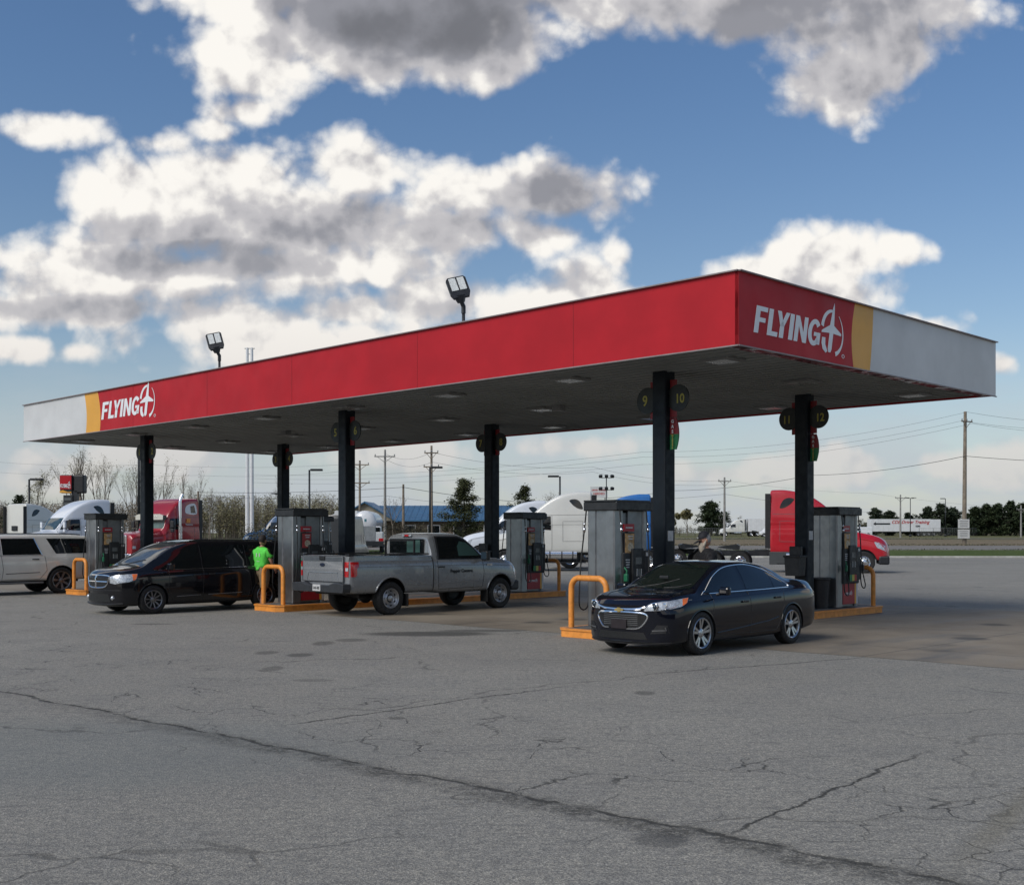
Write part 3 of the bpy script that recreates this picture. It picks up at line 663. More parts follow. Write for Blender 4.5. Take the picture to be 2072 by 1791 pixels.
PUMP = {(0, 0): ('tan advert', 'beside the dark sedan hood', pa), (0, 1): ('small flame coloured skirt', 'at the right end behind post eleven', pa), (1, 0): ('red food advert', 'behind the silver pickup tailgate', pr_),
        (1, 1): ('tan advert', 'in front of the white tractor, past the pickup nose', pa), (2, 0): ('tan advert', 'between the white suv and the black minivan', pa), (2, 1): ('hose loop', 'farthest one, half hidden behind the pickup pump', pr_)}
used = set()
for (i, j), (what, where, src) in PUMP.items():
    if id(src) in used: o = copy_tree(src)
    else: o = src; used.add(id(src))
    o.location = uv(UC[i], .12 if j == 0 else 8.2, .165); o.rotation_euler = (0, 0, R(45))
    tag(o, 'stainless fuel pump ' + where, 'fuel pump', 'fuel pumps on the islands')
b = MB(); b.lathe([(.0, 0), (.20, 0), (.25, .66), (.27, .68), (.27, .72), (.0, .72)], 'z', n=20); o = b.build('rubbish_bin', M_('black_plastic'), None, uv(UC[0]-.05, 7.85, .165)); tag(o, 'round black rubbish bin at the foot of post eleven', 'bin')
# canopy-top floodlights
def flood(u0, v0, hh, ry, label):
    t = empty('flood_light', uv(u0, v0, CH+CT-.17), R(0), label, 'flood light', 'LED flood lights on the canopy roof')
    b = MB(); b.tube([(0, 0, 0), (0, 0, hh)], .04, 8); b.build('mast', M_('dark_steel'), t)
    b = MB(); b.tube([(0, 0, hh-.12), (0, 0, hh+.05), (-.05, -.07, hh+.16)], .055, 8); b.tube([(-.05, -.07, hh+.13), (-.09, -.09, hh+.30)], [.09, .16], 8); b.build('knuckle', M_('dark_steel'), t)
    Mr = Euler((R(-24), R(-14), R(ry))).to_matrix(); c = Vector((-.12, -.10, hh+.52))
    hd = MB(); pl = [(-.20, -.30), (.20, -.30), (.25, -.18), (.25, .24), (.20, .29), (-.20, .29), (-.25, .24), (-.25, -.18)]
    hd.prism(pl, c, Mr @ Vector((1, 0, 0)), Mr @ Vector((0, 0, 1)), -.09); h = hd.build('lamp_head', M_('dark_steel'), t)
    for sx in (-1, 1):
        l = MB(); l.box(c + Mr @ Vector((sx*.105, -.008, .07)), (.17, .02, .36), Mr.to_euler())
        l.build('lens', mat('led_lens', (.62, .64, .62), .2, 0, .25, 40), h)
flood(10.03, 3.0, 1.32, 14, 'black twin panel flood light standing highest on the canopy roof'); flood(22.06, 3.4, 1.45, 14, 'smaller looking black flood light nearer the white canopy end')
# ------------------------------------------------------------------ vehicles
def loft_body(keys, dx=.05, bow_f=.0, bow_r=.0, rampf=.9, rampr=.6, M=34, shoulder=.93):
    keys = sorted(keys); xs = [k_[0] for k_ in keys]; x0, x1 = xs[0], xs[-1]
    q_ = sorted(set([round(v, 4) for v in list(np.arange(x0, x1, dx)) + xs]))
    q_ = [v for i, v in enumerate(q_) if i == 0 or v - q_[i-1] > dx*.3 or v in xs]
    A = [pchip(xs, [k_[c] for k_ in keys], q_) for c in range(1, 6)]
    Wm = max(k_[3] for k_ in keys); rows = []
    for i, x in enumerate(q_):
        zb, zs, w, zt, wt = (a[i] for a in A); hb = zs-zb; h = max(zt-zs, .012)
        e = min(1, h/.30); ws = w*shoulder
        prof = [(0, zb), (w*.80, zb), (w*.93, zb+.025), (w*.985, zb+.10*hb+.02), (w, zb+.42*hb), (w*.995, zb+.74*hb), (w*.972, zs-.035*min(1, hb/.4)), (ws, zs),
                (ws+(wt-ws)*.35, zs+h*.38), (ws+(wt-ws)*.80, zs+h*.76+.0), (wt*1.0, zs+h*(.90 if e > .9 else .80+.1*e)), (wt*.90, zt-.022*e-.004), (wt*.5, zt-.004*e), (0, zt)]
        yy = np.array([p[0] for p in prof]); zz = np.array([p[1] for p in prof])
        s = np.concatenate([[0], np.cumsum(np.hypot(np.diff(yy), np.diff(zz))+1e-4)])
        sq = np.interp(np.linspace(0, len(prof)-1, M), np.arange(len(prof)), s)
        rows.append((x, pchip(s, yy, sq), pchip(s, zz, sq)))
    def bx_(x, y):
        if bow_f and x > x1-rampf:
            t = (x-(x1-rampf))/rampf; x -= bow_f*(abs(y)/Wm)**2.4*t*t*(3-2*t)
        if bow_r and x < x0+rampr:
            t = ((x0+rampr)-x)/rampr; x += bow_r*(abs(y)/Wm)**2.6*t*t*(3-2*t)
        return x
    b = MB(); V = []
    for x, yy, zz in rows:
        ring = [b.bm.verts.new((bx_(x, y), -y, z)) for y, z in zip(yy, zz)]
        ring += [b.bm.verts.new((bx_(x, y), y, z)) for y, z in list(zip(yy, zz))[-2:0:-1]]
        V.append(ring)
    n = len(V[0])
    for a, c in zip(V, V[1:]):
        for j in range(n): f = b.bm.faces.new((a[j], a[(j+1) % n], c[(j+1) % n], c[j])); f.smooth = True
    K = 10
    for ring, (x, yy, zz) in ((V[0], rows[0]), (V[-1], rows[-1])):
        g = []
        for j in range(M):
            R_, L_ = ring[j], ring[(n-j) % n]
            if R_ is L_: g.append([R_]*(K+1)); continue
            row = [R_]
            for k_ in range(1, K):
                y = yy[j]*(2*k_/K-1); row.append(b.bm.verts.new((bx_(x, y), y, zz[j])))
            g.append(row+[L_])
        for a, c in zip(g, g[1:]):
            for k_ in range(K):
                vs = []
                for v_ in (a[k_], a[k_+1], c[k_+1], c[k_]):
                    if v_ not in vs: vs.append(v_)
                if len(vs) > 2:
                    try: f = b.bm.faces.new(vs); f.smooth = True
                    except ValueError: pass
    bmesh.ops.recalc_face_normals(b.bm, faces=b.bm.faces[:])
    return b
def bool_cut(b, cutter):
    me = bpy.data.meshes.new('t'); b.bm.to_mesh(me); o = link_mesh('t', me)
    mc = bpy.data.meshes.new('c'); bmesh.ops.recalc_face_normals(cutter.bm, faces=cutter.bm.faces[:]); cutter.bm.to_mesh(mc); oc = link_mesh('c', mc)
    md = o.modifiers.new('b', 'BOOLEAN'); md.operation = 'DIFFERENCE'; md.object = oc; md.solver = 'EXACT'
    dg = bpy.context.evaluated_depsgraph_get(); dg.update()
    r = bpy.data.meshes.new_from_object(o.evaluated_get(dg)); b.bm.free(); cutter.bm.free(); b.bm = bmesh.new(); b.bm.from_mesh(r)
    for x in (o, oc): bpy.data.objects.remove(x)
    return b
def spline(pts, n=5, closed=False):
    P = [np.array(p, float) for p in pts]; out = []; N = len(P)
    for i in range(N if closed else N-1):
        p0, p1, p2, p3 = (P[(i-1) % N] if closed or i else P[0]), P[i], P[(i+1) % N], (P[(i+2) % N] if closed or i+2 < N else P[-1])
        for k_ in range(n):
            f = k_/n; out.append(tuple(.5*((2*p1)+(p2-p0)*f+(2*p0-5*p1+4*p2-p3)*f*f+(-p0+3*p1-3*p2+p3)*f**3)))
    if not closed: out.append(tuple(P[-1]))
    return out
MODES = {'L': (lambda a, c: ((a, 9, c), (0, -1, 0))), 'R': (lambda a, c: ((a, -9, c), (0, 1, 0))), 'F': (lambda a, c: ((12, a, c), (-1, 0, 0))),
         'B': (lambda a, c: ((-12, a, c), (1, 0, 0))), 'T': (lambda a, c: ((a, c, 12), (0, 0, -1)))}
class Skin:
    """lays panels, trims and lamps on a body surface"""
    def __init__(s, bm, parent): s.bvh = BVHTree.FromBMesh(bm); s.t = parent
    def pt(s, mode, a, c, off=.004):
        o, d = MODES[mode](a, c); d = Vector(d); h = s.bvh.ray_cast(Vector(o), d)
        if h[0] is None:
            h = s.bvh.find_nearest(Vector(o) + d*(9 if mode in 'LRT' else 12)*.85)
        return h[0] - d*off
    def panel(s, name, mode, poly, m, off=.005, cell=.06, parent=None, build=True, mb=None):
        if mode == 'R' and False: pass
        xs, ys = [p[0] for p in poly], [p[1] for p in poly]; b = mb or MB(); keyv = {}
        i0, i1, j0, j1 = math.floor(min(xs)/cell), math.ceil(max(xs)/cell), math.floor(min(ys)/cell), math.ceil(max(ys)/cell)
        def vert(p):
            k_ = (round(p[0], 4), round(p[1], 4))
            if k_ not in keyv: keyv[k_] = b.bm.verts.new(s.pt(mode, k_[0], k_[1], off))
            return keyv[k_]
        def clip(pl, ax, val, keep_gt):
            out = []
            for i in range(len(pl)):
                p, q_ = pl[i], pl[(i+1) % len(pl)]
                ip, iq = (p[ax] >= val) == keep_gt or p[ax] == val, (q_[ax] >= val) == keep_gt or q_[ax] == val
                if ip: out.append(p)
                if ip != iq:
                    t = (val-p[ax])/(q_[ax]-p[ax]); r = [p[0]+(q_[0]-p[0])*t, p[1]+(q_[1]-p[1])*t]; r[ax] = val; out.append(tuple(r))
            return out
        fs = []
        for i in range(i0, i1):
            col_ = clip(clip(list(poly), 0, i*cell, True), 0, (i+1)*cell, False)
            if len(col_) < 3: continue
            for j in range(j0, j1):
                pl = clip(clip(col_, 1, j*cell, True), 1, (j+1)*cell, False)
                vs = []
                for p in pl:
                    v_ = vert(p)
                    if v_ not in vs: vs.append(v_)
                if len(vs) > 2:
                    try: fs.append(b.bm.faces.new(vs))
                    except ValueError: pass
        for f in fs: f.smooth = True; f.material_index = b.cur
        # make every face look outward
        o, d = MODES[mode](0, 0); d = Vector(d)
        for f in fs:
            f.normal_update()
            if f.normal.dot(d) > 0: f.normal_flip()
        if mb: return b
        return b.build(name, m, parent or s.t, recalc=False, sharp_ang=60)
    def line(s, mb, mode, path, r=.004, off=.003, step=.05, closed=False, n=6):
        pts = list(path) + ([path[0]] if closed else []); out = []
        for p, q_ in zip(pts, pts[1:]):
            k_ = max(1, int(math.hypot(q_[0]-p[0], q_[1]-p[1])/step))
            for i in range(k_): out.append(s.pt(mode, p[0]+(q_[0]-p[0])*i/k_, p[1]+(q_[1]-p[1])*i/k_, off))
        out.append(s.pt(mode, *pts[-1], off)); mb.tube(out, r, n); return mb
class Skin_flat(Skin):
    """the same, but laid on the flat tailgate plane"""
    def __init__(s, base): s.base = base; s.t = base.t; s.bvh = base.bvh
    def pt(s, mode, a, c, off=.004): return Vector((-3.033-off*.6, a, c)) if mode == 'B' else s.base.pt(mode, a, c, off)
def mir(poly): return [(-a, c) for a, c in poly]
def make_wheel(parent, x, y, Rt, Rr, wid, style, side, steer=0):
    """side=+1: outer face looks along +y"""
    w2 = wid/2; b = MB()
    b.lathe([(Rr, -w2*.8), (Rr+.02, -w2*.95), (Rt-.05, -w2), (Rt-.012, -w2*.82), (Rt, -w2*.6), (Rt, w2*.6), (Rt-.012, w2*.82), (Rt-.05, w2), (Rr+.02, w2*.97), (Rr, w2*.86), (Rr-.02, w2*.5), (Rr-.02, -w2*.5)], n=40, closed=True)
    if steer == 0: steer = 0
    t = b.build('wheel', M_('rubber'), parent, (x, y, Rt), 0 if side > 0 else math.pi); t.rotation_euler[2] += steer
    b = MB(); f = w2*.86
    mat('alloy_mid', (.22, .22, .23), .3, .9, .1)
    lm = {'split5': 'alloy', 'ten': 'alloy_mid', 'steel': 'steel_rim', 'seven': 'alloy_mid', 'truck': 'chrome'}[style]
    b.mat(M_(lm)); b.lathe([(Rr+.006, f+.004), (Rr-.004, f+.012), (Rr-.022, f), (Rr-.03, f*.4), (Rr-.03, -f*.3)], n=40)
    b.mat(M_('black_plastic')); b.lathe([(Rr-.028, f*.15), (.0, f*.15)], n=32); b.lathe([(Rr-.02, -f*.6), (0, -f*.6)], n=24)
    b.mat(M_(lm))
    def spoke(a, w_in, w_out, r0, r1, z0, z1, th=.03):
        ca, sa = math.cos(a), math.sin(a); rad = Vector((ca, 0, sa)); tan = Vector((-sa, 0, ca))
        pts = [(rad*r0-tan*w_in/2, z0), (rad*r0+tan*w_in/2, z0), (rad*r1+tan*w_out/2, z1), (rad*r1-tan*w_out/2, z1)]
        top = [b.bm.verts.new(p + Vector((0, z, 0))) for p, z in pts]; bot = [b.bm.verts.new(p + Vector((0, z-th, 0))) for p, z in pts]
        fs = [b.bm.faces.new(top), b.bm.faces.new(bot[::-1])] + [b.bm.faces.new((top[i], bot[i], bot[(i+1) % 4], top[(i+1) % 4])) for i in range(4)]
        b._fin(fs)
    if style == 'split5':
        for i in range(5):
            for da in (-.20, .20): spoke(2*math.pi*i/5+.3+da*.9, .035, .045, .05, Rr-.02, f*.75, f*.95)
    elif style == 'ten':
        for i in range(10): spoke(2*math.pi*i/10+.1, .03, .022, .05, Rr-.02, f*.7, f*.95)
    elif style == 'seven':
        for i in range(7): spoke(2*math.pi*i/7+.1, .05, .075, .05, Rr-.02, f*.7, f*.95)
    elif style == 'steel':
        b.lathe([(Rr-.025, f*.75), (Rr-.06, f*.45), (.11, f*.85), (.09, f*.6)], n=36)
        b.mat(M_('black_plastic'))
        for i in range(7):
            a = 2*math.pi*i/7; b.cyl((math.cos(a)*(Rr-.055), f*.50, math.sin(a)*(Rr-.055)), (math.cos(a)*(Rr-.055), f*.60, math.sin(a)*(Rr-.055)), .026, n=10)
    elif style == 'truck':
        b.lathe([(Rr-.025, f*.6), (Rr*.75, f*.25), (Rr*.45, f*.3), (Rr*.42, f*1.0), (Rr*.3, f*1.15), (0, f*1.2)], n=32)
        b.mat(M_('black_plastic'))
        for i in range(10):
            a = 2*math.pi*i/10; b.cyl((math.cos(a)*Rr*.72, f*.27, math.sin(a)*Rr*.72), (math.cos(a)*Rr*.72, f*.33, math.sin(a)*Rr*.72), .03, n=8)
    b.mat(M_(lm)); b.lathe([(.075, f*.65), (.07, f*.84), (.055, f*.92), (0, f*.93)], n=20)
    if style in ('split5', 'ten'):
        b.mat(M_('black_plastic'))
        for i in range(5):
            a = 2*math.pi*i/5; b.cyl((math.cos(a)*.045, f*.88, math.sin(a)*.045), (math.cos(a)*.045, f*.945, math.sin(a)*.045), .008, n=6)
    b.build('rim', None, t)
    return t
def vehicle(name, label, cat, keys, paint, arches, Ra, loc, rz, bow=(.12, .08), extra_cut=None, zax=None, sx=1.0, shoulder=.93, dx=.05, group=None, M=34):
    t = empty(name, loc, rz, label, cat, group)
    b = loft_body(keys, dx, bow[0], bow[1], shoulder=shoulder, M=M); Wm = max(k_[3] for k_ in keys)
    c = MB()
    for xa in arches:
        for sy in (-1, 1):
            c.cyl((xa, sy*(Wm-.30), zax or Ra*.86), (xa, sy*(Wm+.3), zax or Ra*.86), Ra, n=48)
    if extra_cut: extra_cut(c)
    if arches or extra_cut: bool_cut(b, c)
    sk = Skin(b.bm, t); b.mats = [paint, M_('black_plastic')]; za = zax or Ra*.86
    for f in b.bm.faces:
        f.smooth = True; cc = f.calc_center_median(); ins = False
        for xa in arches:
            if math.hypot(cc.x-xa, cc.z-za) < Ra+.002 and abs(cc.y) > Wm-.34 and (abs(cc.y) < Wm*.99): ins = True
        low = cc.z < min(k_[1] for k_ in keys)+.015
        f.material_index = 1 if ins or low else 0
        if cc.z < .9 and abs(f.normal.z) > .95 and f.normal.z < 0: f.material_index = 1
    body = b.build('body', None, t, recalc=False, sharp_ang=32)
    t['_w'] = 0; del t['_w']
    return t, body, sk
def mirrors(t, x, y, z, m, size=(.11, .22, .15), arm=.10, glass='glass_blue'):
    for sy in (-1, 1):
        b = MB(); b.mat(m); b.box((x, sy*(y+arm), z), size, bev=.035); b.mat(M_('black_plastic')); b.tube([(x+.03, sy*(y-.02), z-.06), (x+.01, sy*(y+arm*.6), z-.04)], .025, 8)
        mo = b.build('wing_mirror', None, t); b = MB(); b.box((x-size[0]/2-.002, sy*(y+arm), z), (.006, size[1]*.8, size[2]*.75), bev=.002); b.build('mirror_glass', M_(glass), mo)
def arch_lips(t, sk, arches, Ra, za, m, r=.012):
    for xa in arches:
        for md in 'LR':
            b = MB(); sk.line(b, md, [(xa+(Ra+.008)*math.cos(R(a)), za+(Ra+.008)*math.sin(R(a))) for a in range(-14, 195, 8)], r, -.002); b.build('arch_lip', m, t)
def handle(t, sk, mode, x, z, m, l=.17):
    p = sk.pt(mode, x, z, .022); b = MB(); b.box(p, (l, .022, .032), bev=.008); b.mat(M_('black_plastic')); return b.build('door_handle', m, t)

# --- dark blue sedan ---------------------------------------------------------
mat('paint_navy', (.0032, .0040, .0085), .10, 0, .1, 3, coat=.5, spec=.3); mat('gold', (.55, .42, .16), .3, .7, .1)
mat('sedan_glass', (.008, .014, .022), .04, 0, 0, spec=.6)
def sedan(loc, rz, label):
    K = [(-2.50, .46, .78, .66, .86, .52), (-2.45, .36, .86, .78, .99, .62), (-2.32, .28, .92, .87, 1.085, .66), (-1.98, .24, .955, .915, 1.12, .66), (-1.62, .20, .965, .925, 1.155, .63), (-1.15, .18, .955, .928, 1.325, .60), (-.75, .18, .945, .93, 1.42, .60),
         (-.25, .18, .935, .93, 1.463, .60), (.2, .18, .92, .93, 1.455, .60), (.55, .18, .91, .93, 1.39, .61), (.95, .18, .90, .928, 1.215, .66), (1.33, .18, .885, .925, 1.035, .72), (1.55, .19, .875, .92, .995, .76), (1.95, .19, .85, .905, .96, .75), (2.18, .19, .80, .875, .915, .72), (2.28, .19, .76, .84, .865, .68), (2.335, .23, .70, .78, .80, .64)]
    ar = (1.37, -1.37); Ra = .372; za = .335; pm = M_('paint_navy')
    t, body, sk = vehicle('dark_sedan', label, 'car', K, pm, ar, Ra, loc, rz, (.34, .16), zax=za)
    arch_lips(t, sk, ar, Ra, za, pm)
    top = [(1.17, .975), (.98, 1.09), (.72, 1.235), (.42, 1.345), (.08, 1.388), (-.30, 1.392), (-.62, 1.345), (-.90, 1.265), (-1.15, 1.16), (-1.34, 1.055)]
    tops = spline(top, 4); bot = lambda x: .975 + (1.17-x)*.012
    def seg(x0, x1):
        tp = [p for p in tops if x1 < p[0] < x0]; ip = lambda x: float(np.interp(-x, [-p[0] for p in tops], [p[1] for p in tops]))
        return [(x0, bot(x0)), (x0, ip(x0))] + tp + [(x1, ip(x1)), (x1, bot(x1))]
    for md in 'LR':
        for x0, x1 in ((1.16, .06), (-.03, -.85), (-.90, -1.33)): sk.panel('side_window', md, seg(x0, x1), M_('sedan_glass'), .004)
        b = MB(); outl = [(1.24, .955), (1.17, .99)] + tops[1:] + [(-1.40, 1.01), (-1.36, .99)]
        sk.line(b, md, outl, .0105, .004, .06); sk.line(b, md, [(-1.36, .99), (-.5, .975), (.5, .965), (1.24, .955)], .0105, .004, .08); b.build('window_trim', M_('chrome'), t)
        b = MB(); fd = [(1.02, .955), (1.06, .60), (.98, .30), (-.02, .28), (-.06, .60), (-.02, .96)]; sk.line(b, md, fd, .0045, .0, .05)
        sk.line(b, md, [(-.02, .28), (-.86, .28), (-1.02, .52), (-1.10, .72), (-1.10, .96)], .0045, .0, .05); b.build('door_gap', M_('black_plastic'), t)
        b = MB(); sk.line(b, md, [(.95, .33), (.2, .385), (-.6, .45), (-.9, .50)], .008, .001, .08); b.build('sill_crease', pm, t)
        for x in (.14, -.88): handle(t, sk, md, x, .80 if x > 0 else .83, M_('chrome'))
    sk.panel('windshield', 'T', [(.50, -.50), (.90, -.58), (1.30, -.62), (1.40, -.40), (1.42, 0), (1.40, .40), (1.30, .62), (.90, .58), (.50, .50), (.44, 0)], mat('shield_glass', (.008, .012, .010), .03, 0, 0, spec=.55), .004, .08)
    sk.panel('rear_window', 'T', [(-.80, -.48), (-1.58, -.56), (-1.64, 0), (-1.58, .56), (-.80, .48), (-.76, 0)], M_('glass_dark'), .004, .08)
    b = MB(); sk.line(b, 'T', [(1.36, -.40), (1.22, -.05), (1.05, .25)], .007, .012); b.build('wiper', M_('black_plastic'), t)
    b = MB(); sk.line(b, 'T', [(1.36, .15), (1.28, .40), (1.16, .56)], .007, .012); b.build('wiper', M_('black_plastic'), t)
    b = MB()
    for s_ in (-1, 1): sk.line(b, 'T', [(1.45, .58*s_), (1.9, .54*s_), (2.12, .42*s_)], .006, .0)
    b.build('hood_crease', pm, t)
    # headlamps: front part plus wrap round the wing
    for s_, md in ((1, 'L'), (-1, 'R')):
        pl = [(.45*s_, .755), (.54*s_, .83), (.68*s_, .865), (.85*s_, .88), (.82*s_, .77), (.68*s_, .725), (.45*s_, .715)]
        h = sk.panel('headlight', 'F', pl, M_('head_lamp'), .006, .04)
        b = MB(); sk.panel('x', md, [(2.10, .86), (2.02, .875), (1.76, .905), (1.62, .915), (1.70, .85), (1.86, .785), (2.08, .745)], None, .006, .04, mb=b); b.build('lamp_wing', M_('head_lamp'), h, recalc=False)
        b = MB(); sk.panel('x', md, [(1.63, .912), (1.77, .90), (1.84, .80), (1.72, .845)], None, .010, .04, mb=b); b.build('turn_signal', M_('amber'), h, recalc=False)
        b = MB(); sk.line(b, 'F', pl + [pl[0]], .006, .008, .04); b.build('lamp_bezel', M_('chrome'), h)
        c = sk.pt('F', .73*s_, .80, .012); b = MB(); b.mat(M_('chrome')); b.lathe([(.036, 0), (.042, .005), (.03, .008)], 'x', c, 16); b.build('lens', None, h)
        c = sk.pt('F', .61*s_, .785, .012); b = MB(); b.mat(M_('black_plastic')); b.cyl(c-Vector((.03, 0, 0)), c, .055, n=20); b.mat(M_('chrome')); b.lathe([(.055, 0), (.062, .006), (.052, .010)], 'x', c, 20); b.mat(M_('glass_blue')); b.sphere(c-Vector((.012, 0, 0)), .04, 12, 8); b.build('lens', None, h)
        sk.panel('fog_recess', 'F', [(.54*s_, .36), (.80*s_, .38), (.78*s_, .50), (.64*s_, .50)], M_('black_plastic'), .004, .05)
        b = MB(); sk.line(b, 'F', [(.57*s_, .41), (.77*s_, .42), (.75*s_, .47)], .007, .008); b.build('fog_trim', mat('grey_trim', (.12, .12, .12), .4), t)
    gr = sk.panel('grille', 'F', spline([(-.40, .665), (.40, .665), (.48, .61), (.35, .46), (0, .44), (-.35, .46), (-.48, .61)], 3, True), mat('mesh_black', (.006, .006, .006), .6, 0, .6, 60), .004, .05)
    b = MB(); sk.line(b, 'F', spline([(-.41, .68), (0, .69), (.41, .68), (.50, .61), (.37, .45), (.14, .43)], 4), .017, .006, .03); sk.line(b, 'F', spline([(-.41, .68), (-.50, .61), (-.37, .45), (-.22, .435)], 4), .013, .006, .03); b.build('grille_surround', M_('chrome'), gr)
    b = MB(); sk.line(b, 'F', spline([(-.47, .775), (-.32, .742), (0, .732), (.32, .742), (.47, .775)], 4), .018, .006, .03); b.build('grille_bar', M_('chrome'), gr)
    for z in (.49, .52, .55, .58, .61, .64):
        b = MB(); sk.line(b, 'F', [(-.34, z), (.34, z)], .004, .006, .06); b.build('mesh_slat', M_('grey_trim'), gr)
    c = sk.pt('F', 0, .72, .016); b = MB(); cr = [(-.085, -.018), (-.03, -.018), (-.024, -.034), (.036, -.034), (.03, -.018), (.085, -.018), (.095, .018), (.036, .018), (.03, .034), (-.03, .034), (-.036, .018), (-.075, .018)]
    b.prism(cr, c, (0, 1, 0), (0, 0, 1), .012); b.build('badge', M_('gold'), gr)
    pc = sk.pt('F', 0, .50, .02); b = MB(); b.box(pc, (.014, .31, .15), bev=.004); b.build('front_plate', mat('plate_dark', (.02, .014, .016), .35, 0, .2), t)
    sk.panel('lower_intake', 'F', [(-.50, .27), (.50, .27), (.44, .38), (-.44, .38)], M_('mesh_black'), .004, .05)
    b = MB(); sk.line(b, 'F', [(-.80, .225), (-.5, .205), (0, .20), (.5, .205), (.80, .225)], .016, .004, .05); b.build('chin_spoiler', M_('black_plastic'), t)
    for s_, md in ((1, 'L'), (-1, 'R')):
        tl = sk.panel('tail_light', 'B', [(.45*s_, .80), (.80*s_, .80), (.82*s_, .92), (.50*s_, .94)], M_('red_lamp'), .005, .05)
        b = MB(); sk.panel('x', md, [(-2.42, .80), (-2.22, .84), (-2.12, .95), (-2.36, .95)], None, .005, .04, mb=b); b.build('lamp_wing', M_('red_lamp'), tl, recalc=False)
    mirrors(t, .93, .93, 1.0, pm, (.12, .19, .13), .12)
    b = MB(); b.box((1.15, 0, 1.20), (.03, .18, .05), bev=.01); b.build('rear_view_mirror', M_('black_plastic'), t)
    for xa in ar:
        for s_ in (1, -1): make_wheel(t, xa, s_*.815, .345, .242, .23, 'split5', s_)
    b = MB(); b.box((0, 0, .30), (3.9, 1.3, .2)); b.build('underbody', M_('black_plastic'), t)
    return t
